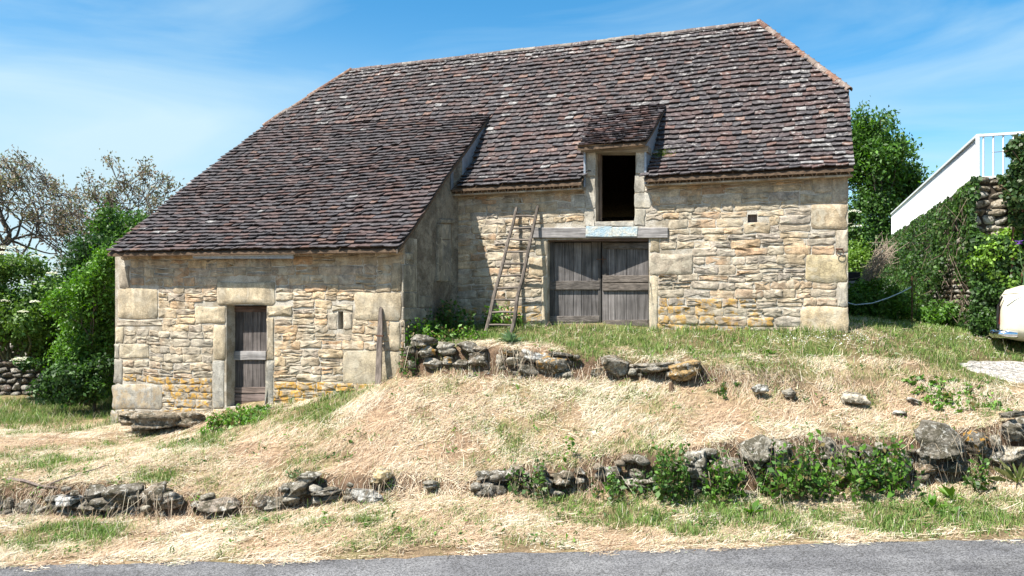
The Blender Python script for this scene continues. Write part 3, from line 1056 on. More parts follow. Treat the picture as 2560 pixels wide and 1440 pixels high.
def a_ll(z):
    # the left corner leans outward towards its foot
    zt = AZ(300, 640, TL)[1]; zb = AZ(277, 1065, TL)[1]
    w = (z - zb) / (zt - zb)
    return A_(277, TL) * (1 - w) + A_(301, TL) * w
zlich = AZ(700, 975, TL)[1]
def lich_lean(a, z, r):
    if z < zlich + 0.16: return 0.9
    return 0.0
zsoot = AZ(600, 830, TL)[1]
def grd_lean(a, z, c, r):
    if a > A_(560, TL) and z < zsoot:
        g = 0.4
        return c * (1 - g) + np.array((0.36, 0.325, 0.26)) * g
    if z < zlich: return c * 0.75
    return c * np.array((1.04, 1.0, 0.95))
wall_fill(TL, lambda z: A_J + 0.02, lambda z: a_ll(z), 0.0, ZLT - 0.02, lb_holes + [H_STBL, (H_SLIT[0], H_SLIT[1], H_SLIT[2], H_SLIT[3], 1)],
          lean_wall, 23, ch=(0.13, 0.20), wd=(0.2, 0.52), lich=lich_lean, grd=grd_lean)

# a few stones of the rendered side wall, and its blocked doorway
def side_quad(px0, py0, px1, py1, name, mat, out, col=None):
    P4 = []
    for (x, y) in ((px0, py1), (px1, py1), (px1, py0), (px0, py0)):
        t = T_(x, A_J); z = AZ(x, y, t)[1]
        P4.append((t, z))
    f = [B(A_J - out, t, z) for t, z in P4]; b = [B(A_J + 0.02, t, z) for t, z in P4]
    V, Fc = bevel_box(f, b, 0.012)
    return obj(name, V, Fc, mat, side_wall, col=col)
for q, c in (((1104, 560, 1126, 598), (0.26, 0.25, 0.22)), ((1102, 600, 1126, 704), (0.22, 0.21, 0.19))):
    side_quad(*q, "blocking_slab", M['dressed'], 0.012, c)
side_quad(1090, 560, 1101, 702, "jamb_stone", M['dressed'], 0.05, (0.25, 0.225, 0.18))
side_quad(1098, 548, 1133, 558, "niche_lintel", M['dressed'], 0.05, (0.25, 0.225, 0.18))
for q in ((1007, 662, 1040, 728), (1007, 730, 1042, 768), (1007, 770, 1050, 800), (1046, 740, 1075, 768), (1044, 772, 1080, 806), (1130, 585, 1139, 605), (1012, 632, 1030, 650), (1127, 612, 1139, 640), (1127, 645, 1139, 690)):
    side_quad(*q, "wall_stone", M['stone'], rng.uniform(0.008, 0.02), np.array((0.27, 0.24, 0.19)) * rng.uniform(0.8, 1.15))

# emit stones: the 300 largest as objects, the rest joined per wall
STONE_RECS.sort(key=lambda r: -r[0])
rest = {}
for i, (ar, V, Fc, col, par, mt, sm) in enumerate(STONE_RECS):
    if i < 291:
        obj("wall_stone", V, Fc, mt, par, col=np.array(col), smooth=sm, origin=V.mean(0))
    else:
        rest.setdefault(par.name, (par, MB()))[1].add(V, Fc, np.array(col))
for par, mb in rest.values():
    mb.build("small_wall_stones", M['stone'], par, kind="stuff", smooth=True)
print("STONES", len(STONE_RECS))

# ---- roofs ------------------------------------------------------------
def roof_board(rows, name, mat, thick=0.05):
    """rows: list of point rows (top surface)"""
    R = [np.asarray(r) for r in rows]
    m, n = len(R), len(R[0])
    T = np.array(R).reshape(-1, 3)
    Bm = T - np.array([0, 0, thick])
    V = np.vstack([T, Bm]); N = m * n
    Fc = []
    for i in range(m - 1):
        for j in range(n - 1):
            q = (i * n + j, i * n + j + 1, (i + 1) * n + j + 1, (i + 1) * n + j)
            Fc.append(q); Fc.append(tuple(N + k for k in q[::-1]))
    for i in range(m - 1):
        for j in (0, n - 1):
            Fc.append((i * n + j, (i + 1) * n + j, N + (i + 1) * n + j, N + i * n + j))
    for j in range(n - 1):
        for i in (0, m - 1):
            Fc.append((i * n + j, i * n + j + 1, N + i * n + j + 1, N + i * n + j))
    return obj(name, V, Fc, mat, barn)

M['roofwood'] = mat_plain("roof_boarding", (0.11, 0.075, 0.05), 0.9, 0.2, 0, 20, 0.4)
tq = np.concatenate([PROF_T[:-1], [TH_R, TH_L], [TW]]); tq = np.array(sorted(tq))
tq = np.concatenate([np.linspace(-0.27, 0.6, 6), np.linspace(0.9, TW, 8)])
# front slope board, split around the dormer opening and the lean-to junction is simply under it
ADM = 0.5 * (ADL + ADR)
T_DORM_CUT = 1.0
rows_r, rows_l, rows_u = [], [], []
for t in tq:
    z = zmain(t) - 0.035
    if t <= T_DORM_CUT:
        rows_r.append([B(a, t, z) for a in np.linspace(A_R + 0.02, ADR - 0.02, 4)])
        rows_l.append([B(a, t, z) for a in np.linspace(ADL + 0.02, A_L - 0.03, 6)])
tu = np.concatenate([[tq[tq <= T_DORM_CUT].max()], tq[tq > T_DORM_CUT]])
for t in tu:
    ar, al = float(a_right(t)) + 0.02, float(a_left(t)) - 0.03
    rows_u.append([B(a, t, zmain(t) - 0.035) for a in np.linspace(ar, al, 8)])
main_roof = roof_board(rows_u, "main_roof", M['roofwood'])
roof_board(rows_r, "roof_boarding", M['roofwood'])
roof_board([r[:2] for r in [[B(a, t, zmain(t) - 0.035) for a in (ADL + 0.02, A_J - 0.02)] for t in tq if t <= T_DORM_CUT]], "roof_boarding", M['roofwood'])
# back slope and half-hips (unseen, closes the loft)
rows_b = []
for t in tq[::-1]:
    ar, al = float(a_right(t)), float(a_left(t))
    rows_b.append([B(a, 2 * TW - t, zmain(t) - 0.035) for a in np.linspace(ar, al, 4)])
roof_board(rows_b, "back_roof_slope", M['roofwood'])
def hip(a_v, a_r, th, sign):
    rows = []
    for k in np.linspace(0, 1, 5):
        t0 = th + (TW - th) * k; a = a_v + (a_r - a_v) * k
        rows.append([B(a, t0 + (2 * TW - 2 * t0) * w, zmain(t0) - 0.03) for w in (0, 0.5, 1)])
    o = roof_board(rows, "hip_slope", M['tile'], 0.06)
    at = o.data.color_attributes.new("Col", 'FLOAT_COLOR', 'POINT')
    at.data.foreach_set("color", np.tile([0.1, 0.075, 0.065, 0.5], len(o.data.vertices)).astype(np.float32))
hip(A_R, A_RR, TH_R, 1); hip(A_L, A_RL, TH_L, -1)
# lean-to roof board
rows = []
for q in np.linspace(0.004, 1.0, 12):
    al = float(lean_al(q))
    row = []
    for a in np.linspace(lean_ar(q) + 0.015, al - 0.03, 8):
        t, z = lean_surf(a, q); row.append(B(a, float(t), float(z) - 0.035))
    rows.append(row)
lean_roof = roof_board(rows, "lean_to_roof", M['roofwood'])

# dormer
dl = [AZ(1441, 368, -0.30), AZ(1617, 352, -0.30)]
def dorm_pt(px, py):
    t, a = find_t(px, py); return a, t, float(zmain(t))
dtr = dorm_pt(1668, 264); dtl = dorm_pt(1478, 283)
DCOR = dict(bl=B(dl[0][0], -0.30, dl[0][1]), br=B(dl[1][0], -0.30, dl[1][1]), tr=B(dtr[0], dtr[1], dtr[2] + 0.02), tl=B(dtl[0], dtl[1], dtl[2] + 0.02))
def dorm_surf(s, q):
    """s 0 right .. 1 left; q 0 eave .. 1 top"""
    p = (DCOR['br'] * (1 - s) + DCOR['bl'] * s) * (1 - q) + (DCOR['tr'] * (1 - s) + DCOR['tl'] * s) * q
    return p + np.array([0, 0, -0.03 * sin(pi * q)])
dorm_roof = roof_board([[dorm_surf(s, q) - np.array([0, 0, 0.03]) for s in (0.01, 0.5, 0.99)] for q in np.linspace(0.01, 1.0, 5)], "dormer_roof", M['roofwood'])

# tiles
TILE_RECS = []
DK = np.array([(0.047, 0.040, 0.041), (0.054, 0.042, 0.042), (0.042, 0.038, 0.040), (0.062, 0.045, 0.043), (0.050, 0.044, 0.046), (0.068, 0.045, 0.041)])
RD = np.array([(0.085, 0.050, 0.042), (0.10, 0.060, 0.049), (0.078, 0.046, 0.040), (0.125, 0.078, 0.061)])
LG = np.array([(0.105, 0.100, 0.098), (0.15, 0.143, 0.138), (0.085, 0.08, 0.078)])

def lay_tile(p_lo, p_hi, ex, nrm, w, th, parent, col, r):
    """p_lo centre of lower edge, p_hi centre of the upper edge, ex unit across."""
    lift = r.uniform(0.046, 0.066); tilt = r.normal(0, 0.007); curl = r.normal(0.004, 0.006)
    s = np.array([-0.5, -0.17, 0.17, 0.5])
    lowj = r.normal(0, 0.006, 4)
    dn = (p_lo - p_hi); dn /= np.linalg.norm(dn)
    top_lo = np.array([p_lo + ex * w * k + nrm * (lift + tilt * k * 2 + curl * (1 - (2 * k) ** 2)) + dn * lj for k, lj in zip(s, lowj)])
    # worn, rounded lower corners
    top_lo[0] -= dn * r.uniform(0.004, 0.022); top_lo[3] -= dn * r.uniform(0.004, 0.022)
    top_hi = np.array([p_hi + ex * w * k + nrm * (-0.012) for k in s])
    bot = top_lo - nrm * th * r.uniform(0.8, 1.3)
    V = np.vstack([top_lo, top_hi, bot])
    Fc = [(i, i + 1, 5 + i, 4 + i) for i in range(3)] + [(8 + i, 9 + i, i + 1, i) for i in range(3)] + [(8, 0, 4), (3, 11, 7), (8, 4, 7, 11)]
    x, y = PX(top_lo); x2, y2 = PX(np.vstack([top_lo, top_hi]))
    area = (x.max() - x.min()) * (y.max() - y2.min())
    TILE_RECS.append([area, V, Fc, col, parent])

def tile_col(r, a, q, kind):
    n = float(fbm(a * 0.55, q * 0.8, 41, 3)); n2 = float(fbm(a * 1.9, q * 1.9, 57, 3))
    k = r.random()
    al = 0.15
    if kind == 'main':
        pl = 0.012 + 0.9 * max(0, n2 - 0.56) * (1.6 if a < 3.6 else 0.8); pr = 0.045 + 0.32 * max(0, n - 0.48)
        if q > 0.90: pl += 0.25; al = 0.6
        if q < 0.15: pl += 0.04
        al += 0.38 * r.random() ** 2 * (1.5 if a < 3.5 else 0.8)
        tone = 1.12
    elif kind == 'lean':
        pl = 0.012; pr = 0.03 + (0.12 if (q < 0.4 and a < A_J + 2.2) else 0); tone = 1.2; al = 0.20 * r.random()
    else:
        pl = 0.03; pr = 0.08; tone = 1.95; al = 0.3 * r.random()
    if k < pl: c = LG[r.integers(3)]; al = 0.8
    elif k < pl + pr: c = RD[r.integers(4)] * (0.8 if kind != 'main' else 1)
    else: c = DK[r.integers(6)]
    c = c * r.uniform(0.90, 1.12) * tone
    return np.array((*c, min(al, 1)))

def lay_rows(surf, q0, q1, nrow, arange, parent, kind, seed, skip=None, width=(0.17, 0.235)):
    r = np.random.default_rng(seed)
    dq = (q1 - q0) / nrow
    for i in range(nrow):
        q = q0 + dq * i
        ar, al = arange(q)
        a = ar - r.uniform(0, 0.15)
        first = True
        while a < al - 0.03:
            w = r.uniform(*width)
            a0, a1 = max(a, ar), min(a + w, al)
            a = a + w
            if a1 - a0 < 0.05: continue
            am = 0.5 * (a0 + a1)
            if skip and skip(am, q): continue
            wob = (float(vnoise(am * 0.8, q * 7, seed)) - 0.5) * 0.35 * dq + r.normal(0, 0.05) * dq
            qa = q + (wob if i > 0 else wob * 0.4)
            qb = min(qa + 1.75 * dq, q1 + dq * 0.3)
            p0 = surf(a0, qa); p1 = surf(a1, qa); pl = 0.5 * (p0 + p1); ph = surf(am, qb)
            ex = p0 - p1; wd_ = np.linalg.norm(ex); ex = ex / wd_
            dn = pl - ph; dn = dn / np.linalg.norm(dn)
            nrm = np.cross(ex, -dn); nrm /= np.linalg.norm(nrm)
            if nrm[2] < 0: nrm = -nrm
            ang = r.normal(0, 0.022)
            ex2 = ex + dn * ang
            lay_tile(pl, ph, ex2, nrm, wd_ * 0.985, 0.022, parent, tile_col(r, am, qa, kind), r)

# main: parametrise by slope length
tt = np.linspace(-0.28, TW, 400); zz = zmain(tt)
sl = np.concatenate([[0], np.cumsum(np.hypot(np.diff(tt), np.diff(zz)))]); SL = sl[-1]
def msurf(a, q):
    t = np.interp(q * SL, sl, tt)
    undul = 0.035 * (float(vnoise(a * 0.5, q * 3.0, 91)) - 0.5) * 2 * sin(pi * min(max(q, 0), 1))
    z = float(zmain(t)) + undul + max(0, (q * SL - SL)) * 0.3
    return B(a, t, z)
def mrange(q):
    t = np.interp(q * SL, sl, tt); return float(a_right(t)), float(a_left(t))
def zlean_at(a, t):
    qs = np.linspace(0, 1, 60)
    tz = [lean_surf(a, q) for q in qs]
    return np.interp(t, [x[0] for x in tz], [x[1] for x in tz])
def mskip(a, q):
    t = float(np.interp(q * SL, sl, tt))
    if a > a_edge(t) + 0.03 and t < 2.1:
        if t < 1.0 or zlean_at(a, t) > float(zmain(t)) + 0.13: return True
    # dormer footprint
    if t < max(dtr[1], dtl[1]):
        k = (t + 0.3) / (dtr[1] + 0.3)
        if ADR + 0.02 < a < ADL - 0.02:
            ztop = DCOR['br'][2] + (DCOR['tr'][2] - DCOR['br'][2]) * k
            return True if t < min(dtr[1], dtl[1]) - 0.30 else False
    return False
lay_rows(msurf, 0.0, 1.0, 35, mrange, main_roof, 'main', 5, mskip)
lay_rows(lambda a, q: B(a, *[float(x) for x in lean_surf(a, q)]), 0.0, 1.0, 41, lambda q: (lean_ar(q), float(lean_al(q))), lean_roof, 'lean', 6, None, (0.18, 0.25))
da0, da1 = dl[1][0], dl[0][0]
def dsurf(a, q):
    ar = da0 + (dtr[0] - da0) * q; al = da1 + (dtl[0] - da1) * q
    return dorm_surf((a - ar) / (al - ar), q)
lay_rows(dsurf, 0.0, 1.0, 16, lambda q: (da0 + (dtr[0] - da0) * q, da1 + (dtl[0] - da1) * q), dorm_roof, 'dorm', 8, None, (0.15, 0.21))
TILE_RECS.sort(key=lambda r: -r[0])
rest = {}
for i, (ar, V, Fc, col, par) in enumerate(TILE_RECS):
    if i < 298:
        obj("roof_tile", V, Fc, M['tile'], par, col=col, origin=V.mean(0))
    else:
        rest.setdefault(par.name, (par, MB()))[1].add(V, Fc, col)
for par, mb in rest.values():
    mb.build("roof_tile_courses", M['tile'], par, kind="stuff")
print("TILES", len(TILE_RECS))

# ridge and hip tiles: half-round
def half_tile(p0, p1, r, up, col, parent, name="ridge_tile", seg=8, span=pi):
    p0 = np.asarray(p0, float); p1 = np.asarray(p1, float)
    ax = p1 - p0; ax /= np.linalg.norm(ax)
    sd = np.cross(ax, up); sd /= np.linalg.norm(sd); u2 = np.cross(sd, ax)
    V = []
    for p, rr in ((p0, r), (p1, r * 0.86)):
        for rad in (rr, rr - 0.018):
            for k in range(seg + 1):
                an = (pi - span) / 2 + span * k / seg
                V.append(p + rad * (cos(an) * sd + sin(an) * u2))
    n = seg + 1; Fc = []
    for k in range(seg):
        Fc += [(k, k + 1, 2 * n + k + 1, 2 * n + k), (n + k + 1, n + k, 3 * n + k, 3 * n + k + 1), (k + 1, k, n + k, n + k + 1), (2 * n + k, 2 * n + k + 1, 3 * n + k + 1, 3 * n + k)]
    Fc += [(0, 2 * n, 3 * n, n), (seg, n + seg, 3 * n + seg, 2 * n + seg)]
    return obj(name, np.array(V), Fc, M['tile'], parent, col=col, smooth=False, origin=(p0 + p1) / 2)
TC = np.array([(0.24, 0.125, 0.08), (0.27, 0.155, 0.105), (0.19, 0.095, 0.065), (0.25, 0.17, 0.13), (0.28, 0.21, 0.17)])
up3 = np.array([0, 0, 1.0])
def along(p0, p1, n, r, cols, alpha):
    p0 = np.asarray(p0); p1 = np.asarray(p1)
    for i in range(n):
        k0, k1 = i / n, min(1, (i + 1.12) / n)
        c = cols[rng.integers(len(cols))] * rng.uniform(0.85, 1.15)
        jz = np.array([0, 0, rng.normal(0, 0.008)])
        half_tile(p0 + (p1 - p0) * k0 + jz, p0 + (p1 - p0) * k1 + jz + np.array([0, 0, 0.012]), r, up3, np.array((*c, alpha * rng.uniform(0.5, 1))), main_roof)
hipR0, hipR1 = B(A_R, TH_R, zmain(TH_R) + 0.0), B(A_RR, TW, ZR + 0.0)
along(hipR0, hipR1, 9, 0.085, TC * 0.62, 0.55)
hipL0, hipL1 = B(A_L, TH_L, zmain(TH_L)), B(A_RL, TW, ZR)
along(hipL0, hipL1, 8, 0.085, TC * 0.62, 0.9)
RC = np.array([(0.12, 0.095, 0.085), (0.16, 0.14, 0.125), (0.10, 0.075, 0.068), (0.19, 0.165, 0.14)])
along(B(A_RR, TW, ZR - 0.045), B(A_RL, TW, ZR - 0.045), 34, 0.095, RC, 0.7)

# barrel-tile corbel under the main eave
for (f0, f1) in ((A_R + 0.06, ADR - 0.04), (ADL + 0.06, A_J - 0.05)):
    n = int((f1 - f0) / 0.2)
    for i in range(n):
        a = f0 + (i + 0.5) * (f1 - f0) / n
        c = np.array((0.36, 0.26, 0.18)) * rng.uniform(0.75, 1.1)
        half_tile(B(a, -0.20, ZE - 0.125), B(a, 0.05, ZE - 0.115), 0.088, up3, np.array((*c, 0.2)), main_wall, "corbel_tile", 6)
    V, Fc = hexa([B(f0 - .03, -0.215, ZE - 0.155), B(f1 + .02, -0.215, ZE - 0.155), B(f1 + .02, -0.215, ZE - 0.125), B(f0 - .03, -0.215, ZE - 0.125)],
                 [B(f0 - .03, 0.0, ZE - 0.155), B(f1 + .02, 0.0, ZE - 0.155), B(f1 + .02, 0.0, ZE - 0.125), B(f0 - .03, 0.0, ZE - 0.125)])
    obj("corbel_course", V, Fc, M['stone'], main_wall, col=(0.38, 0.28, 0.19))
    V, Fc = hexa([B(f0, -0.10, ZE - 0.12), B(f1, -0.10, ZE - 0.12), B(f1, -0.10, ZE + 0.02), B(f0, -0.10, ZE + 0.02)],
                 [B(f0, 0.3, ZE - 0.12), B(f1, 0.3, ZE - 0.12), B(f1, 0.3, ZE + 0.05), B(f0, 0.3, ZE + 0.05)])
    obj("eave_bed", V, Fc, M['stone'], main_wall, col=(0.36, 0.29, 0.21))

# lean-to cheek above the main roof: zinc and lime
V = []; Fc = []
for t in np.linspace(-0.30, rt[-1] - 0.06, 9):
    ztop = float(np.interp(t, rt, rz_)) - 0.06; zb = float(zmain(t)) - 0.05
    aj = (A_J if t < 0.0 else a_edge(t) + 0.05)
    V += [B(aj - 0.014, t, zb), B(aj - 0.014, t, max(ztop, zb + 0.01)), B(aj - 0.004, t, zb), B(aj - 0.004, t, max(ztop, zb + .01))]
n = len(V) // 4
for i in range(n - 1):
    b = 4 * i; c = b + 4
    Fc += [(b, c, c + 1, b + 1), (b + 2, b + 3, c + 3, c + 2), (b + 1, c + 1, c + 3, b + 3)]
obj("zinc_flashing", np.array(V), Fc, M['zinc'], main_roof)

# verge board under the lean-to edge
for (edge_a, tv, zv, sgn) in ((A_LR + 0.02, rt, rz_, 1),):
    V = []; Fc = []
    for t, z in zip(tv[:], zv[:]):
        edge_a = a_edge(t) + 0.02
        V += [B(edge_a, t, z - 0.10), B(edge_a, t, z - 0.02), B(edge_a + 0.03, t, z - 0.10), B(edge_a + 0.03, t, z - 0.02)]
    n = len(V) // 4
    for i in range(n - 1):
        b = 4 * i; c = b + 4
        Fc += [(b, c, c + 1, b + 1), (b + 2, b + 3, c + 3, c + 2), (b, b + 2, c + 2, c), (b + 1, c + 1, c + 3, b + 3)]
    Fc += [(0, 1, 3, 2)]
    obj("verge_board", np.array(V), Fc, M['wood_h'], lean_roof, col=(0.10, 0.08, 0.065))

# lean-to eave: wall plate, rafter ends and the zinc strip
def leanp(a, t):
    q = (t - rt[0]) / (rt[-1] - rt[0]); 
    return float(lean_surf(a, max(q, 0))[1])
a0, a1 = A_J + 0.02, A_LL - 0.05
pts0 = []
for (dt, dz) in ((-0.20, -0.10), (-0.20, -0.055)):
    pass
def strip(name, a0, a1, t0, t1, dz0, dz1, mat, col, parent, n=8):
    V = []; Fc = []
    for a in np.linspace(a0, a1, n):
        z = leanp(a, t0); z_ = leanp(a, t1)
        V += [B(a, t0, z + dz0), B(a, t0, z + dz1), B(a, t1, z_ + dz0), B(a, t1, z_ + dz1)]
    for i in range(n - 1):
        b = 4 * i; c = b + 4
        Fc += [(b, c, c + 1, b + 1), (b + 2, b + 3, c + 3, c + 2), (b, b + 2, c + 2, c), (b + 1, c + 1, c + 3, b + 3)]
    Fc += [(0, 1, 3, 2), (4 * n - 4, 4 * n - 2, 4 * n - 1, 4 * n - 3)]
    return obj(name, np.array(V), Fc, mat, parent, col=col)
strip("eave_board", A_LR + 0.03, float(la[0]) - 0.12, TL - 0.33, TL - 0.06, -0.115, -0.09, M['wood_h'], (0.22, 0.15, 0.10), lean_roof)
strip("wall_plate", A_J + 0.03, A_LL - 0.03, TL - 0.035, TL + 0.14, -0.22, -0.115, M['wood_h'], (0.17, 0.12, 0.08), lean_roof)
za, zb_ = AZ(484, 641, TL - 0.2), AZ(735, 637, TL - 0.2)
for nm, dt0, dt1, h0, h1, mt in (("metal_strip", -0.22, -0.20, -0.075, 0.0, M['zinc']), ("metal_lip", -0.235, -0.18, 0.0, 0.018, M['white'])):
    V, Fc = hexa([B(zb_[0], TL + dt0, zb_[1] + h0), B(za[0], TL + dt0, za[1] + h0 + (0.03 if h0 < 0 else 0)), B(za[0], TL + dt0, za[1] + h1), B(zb_[0], TL + dt0, zb_[1] + h1)],
                 [B(zb_[0], TL + dt1, zb_[1] + h0), B(za[0], TL + dt1, za[1] + h0 + (0.03 if h0 < 0 else 0)), B(za[0], TL + dt1, za[1] + h1), B(zb_[0], TL + dt1, zb_[1] + h1)])
    obj(nm, V, Fc, mt, lean_roof)

# dormer woodwork, cheeks
def plank_px(px0, py0, px1, py1, t_front, thick, name, mat, col, parent, t_front1=None, bev=0.006, jit=0.0):
    """board on plane(s) t = t_front (left px) .. t_front1 (right px)"""
    tf1 = t_front if t_front1 is None else t_front1
    q = [(px0, py1, t_front), (px1, py1, tf1), (px1, py0, tf1), (px0, py0, t_front)]
    f = []; b = []
    for (x, y, t) in q:
        a, z = AZ(x + (rng.normal(0, jit) if jit else 0), y + (rng.normal(0, jit) if jit else 0), t)
        f.append(B(a, t, z)); b.append(B(a, t + thick, z))
    V, Fc = bevel_box(f, b, bev)
    return obj(name, V, Fc, mat, parent, col=np.asarray(col))
GW = np.array((0.140, 0.128, 0.118))
plank_px(1450, 364, 1620, 380, -0.06, 0.4, "dormer_lintel", M['wood_h'], (0.26, 0.22, 0.17), barn)
plank_px(1443, 360, 1612, 366, -0.24, 0.03, "dormer_eave_board", M['wood_h'], (0.30, 0.22, 0.15), barn)
plank_px(1492, 382, 1504, 551, 0.22, 0.06, "shutter_post", M['wood_v'], (0.14, 0.105, 0.08), barn)
for (a, nm) in ((ADR, 1), (ADL, -1)):
    tA = np.linspace(-0.05, (dtr if nm == 1 else dtl)[1] - 0.02, 7)
    e0, e1 = (DCOR['br'], DCOR['tr']) if nm == 1 else (DCOR['bl'], DCOR['tl'])
    tt1 = (dtr if nm == 1 else dtl)[1]
    V = []; Fc = []
    ao = a - 0.0 if nm == 1 else a
    for t in tA:
        k = (t + 0.30) / (tt1 + 0.30)
        zt = e0[2] + (e1[2] - e0[2]) * k - 0.06; zb = float(zmain(t)) - 0.25
        aa = ao + ((dtr[0] - ADR + 0.06) if nm == 1 else (dtl[0] - ADL - 0.06)) * np.clip(k, 0, 1)
        V += [B(aa, t, zb), B(aa, t, max(zt, zb + .05)), B(aa + 0.04 * nm, t, zb), B(aa + 0.04 * nm, t, max(zt, zb + .05))]
    n = len(V) // 4
    for i in range(n - 1):
        b = 4 * i; c = b + 4
        Fc += [(b, c, c + 1, b + 1), (b + 2, b + 3, c + 3, c + 2), (b + 1, c + 1, c + 3, b + 3)]
    Fc += [(0, 1, 3, 2), (4 * n - 4, 4 * n - 2, 4 * n - 1, 4 * n - 3)]
    obj("dormer_cheek", np.array(V), Fc, M['zinc'], barn)
# stone piers of the dormer above the wall head (core behind the dressed jambs)
for (x0, x1) in ((1464, 1489), (1588, 1615)):
    q = hole(x0 + 1, 372, x1 - 1, 480, 0)
    V, Fc = hexa([B(q[0], 0.001, ZWT - 0.3), B(q[1], 0.001, ZWT - 0.3), B(q[1], 0.001, q[3]), B(q[0], 0.001, q[3])],
                 [B(q[0], 0.45, ZWT - 0.3), B(q[1], 0.45, ZWT - 0.3), B(q[1], 0.45, q[3]), B(q[0], 0.45, q[3])])
    obj("dormer_pier", V, Fc, M['mortar'], barn)
# lime fillet at the right foot of the dormer
# beam over the barn door with the blue limewash patches
plank_px(1331, 569, 1670, 595, -0.05, 0.5, "door_beam", M['wood_h'], (0.25, 0.235, 0.225), barn, bev=0.012)
for q in ((1465, 566, 1530, 593), (1531, 567, 1595, 592)):
    plank_px(*q, -0.062, 0.02, "limewash_patch", M['blue_patch'], (0.4, 0.45, 0.48), barn, bev=0.008, jit=1.0)
plank_px(1370, 596, 1622, 603, 0.05, 0.12, "door_head", M['wood_h'], (0.12, 0.085, 0.07), barn)

# barn doors: two leaves pushed in at the middle
TLD, TMD, TRD = 0.16, 0.37, 0.15
def tleft(px): return TLD + (TMD - TLD) * (px - 1369) / (1504 - 1369)
def tright(px): return TMD - 0.03 + (TRD - TMD + 0.03) * (px - 1504) / (1623 - 1504)
leafL = plank_px(1370, 603, 1386, 816, tleft(1370), 0.05, "left_door_leaf", M['wood_v'], GW * 0.55, barn, tleft(1386))
xs = [1386, 1412, 1434, 1454, 1480, 1497]
for x0, x1 in zip(xs[:-1], xs[1:]):
    plank_px(x0 + .4, 604 + rng.uniform(0, 3), x1 - .4, 812, tleft(x0) + 0.035, 0.025, "door_plank", M['wood_v'], GW * rng.uniform(0.8, 1.3) * np.array((1, 1, 1.03)), leafL, tleft(x1) + 0.035, bev=0.004)
plank_px(1495, 604, 1503, 822, tleft(1495), 0.05, "door_stile", M['wood_v'], GW * 0.6, leafL, tleft(1503))
for (y0, y1, k) in ((702, 724, 0.75), (791, 806, 0.9), (808, 817, 1.0)):
    plank_px(1371, y0, 1500, y1, tleft(1371) - 0.012, 0.05, "door_rail", M['wood_h'], GW * k * np.array((1.05, 1, .95)), leafL, tleft(1500) - 0.012, bev=0.008, jit=0.8)
for (x0, x1, y0, y1, k) in ((1375, 1498, 818, 823, 1.1), (1420, 1502, 820, 829, 2.0)):
    plank_px(x0, y0, x1, y1, tleft(x0) - 0.03, 0.04, "foot_board", M['wood_h'], GW * k, leafL, tleft(x1) - 0.03, jit=1.5)
leafR = plank_px(1505, 604, 1516, 690, tright(1505) - 0.012, 0.05, "right_door_leaf", M['wood_v'], GW * 0.6, barn, tright(1516) - 0.012)
xs = [1505, 1521, 1537, 1566, 1595, 1621]
for x0, x1 in zip(xs[:-1], xs[1:]):
    plank_px(x0 + .4, 604 + rng.uniform(0, 3), x1 - .4, 828, tright(x0) + 0.02, 0.025, "door_plank", M['wood_v'], GW * rng.uniform(0.8, 1.25) * np.array((1, 1, 1.03)), leafR, tright(x1) + 0.02, bev=0.004)
for (y0, y1, k) in ((606, 621, 0.75), (688, 706, 0.8), (707, 727, 0.75), (799, 815, 0.8), (816, 830, 0.7)):
    plank_px(1506, y0, 1621, y1, tright(1506) - 0.03, 0.05, "door_rail", M['wood_h'], GW * k * np.array((1.08, 1, .92)), leafR, tright(1621) - 0.03, bev=0.008, jit=0.8)
c = B(*[x for x in (AZ(1503, 648, 0.3)[0], 0.30, AZ(1503, 648, 0.3)[1])])
V, Fc = tube([c + np.array([-0.10, 0, 0]), c + np.array([0.1, -0.03, 0])], 0.010, 6)
obj("door_bolt", V, Fc, M['iron'], leafR)
V, Fc = tube([c + np.array([0.03, -0.03, 0.06]), c + np.array([0.03, -0.03, -0.10])], 0.009, 6)
obj("door_hasp", V, Fc, M['iron'], leafR)
# dark loft and stable backing so nothing shows through
for h, t_, nm in ((H_DOOR, 0.75, "barn_interior"),):
    pass

# stable door
def tdoor(px): return TL + 0.24
sd_leaf = plank_px(572, 986, 664, 1003, TL + 0.245, 0.04, "stable_door", M['wood_h'], (0.17, 0.13, 0.115), barn)
xs = [568, 585, 608, 632, 652, 669]
for x0, x1 in zip(xs[:-1], xs[1:]):
    plank_px(x0 + .5, 764 + rng.uniform(0, 2), x1 - .5, 1008, TL + 0.27, 0.03, "door_plank", M['wood_v'], np.array((0.088, 0.076, 0.070)) * rng.uniform(0.8, 1.3), sd_leaf, bev=0.004)
plank_px(570, 766, 668, 780, TL + 0.25, 0.03, "door_rail", M['wood_h'], (0.115, 0.075, 0.06), sd_leaf)
plank_px(584, 878, 664, 900, TL + 0.225, 0.05, "door_rail", M['wood_h'], (0.25, 0.235, 0.225), sd_leaf, jit=0.5)
plank_px(570, 968, 666, 984, TL + 0.25, 0.03, "door_rail", M['wood_h'], (0.17, 0.13, 0.11), sd_leaf, jit=0.5)
plank_px(572, 1004, 664, 1016, TL + 0.25, 0.04, "foot_board", M['wood_h'], (0.13, 0.09, 0.07), sd_leaf, jit=0.8)

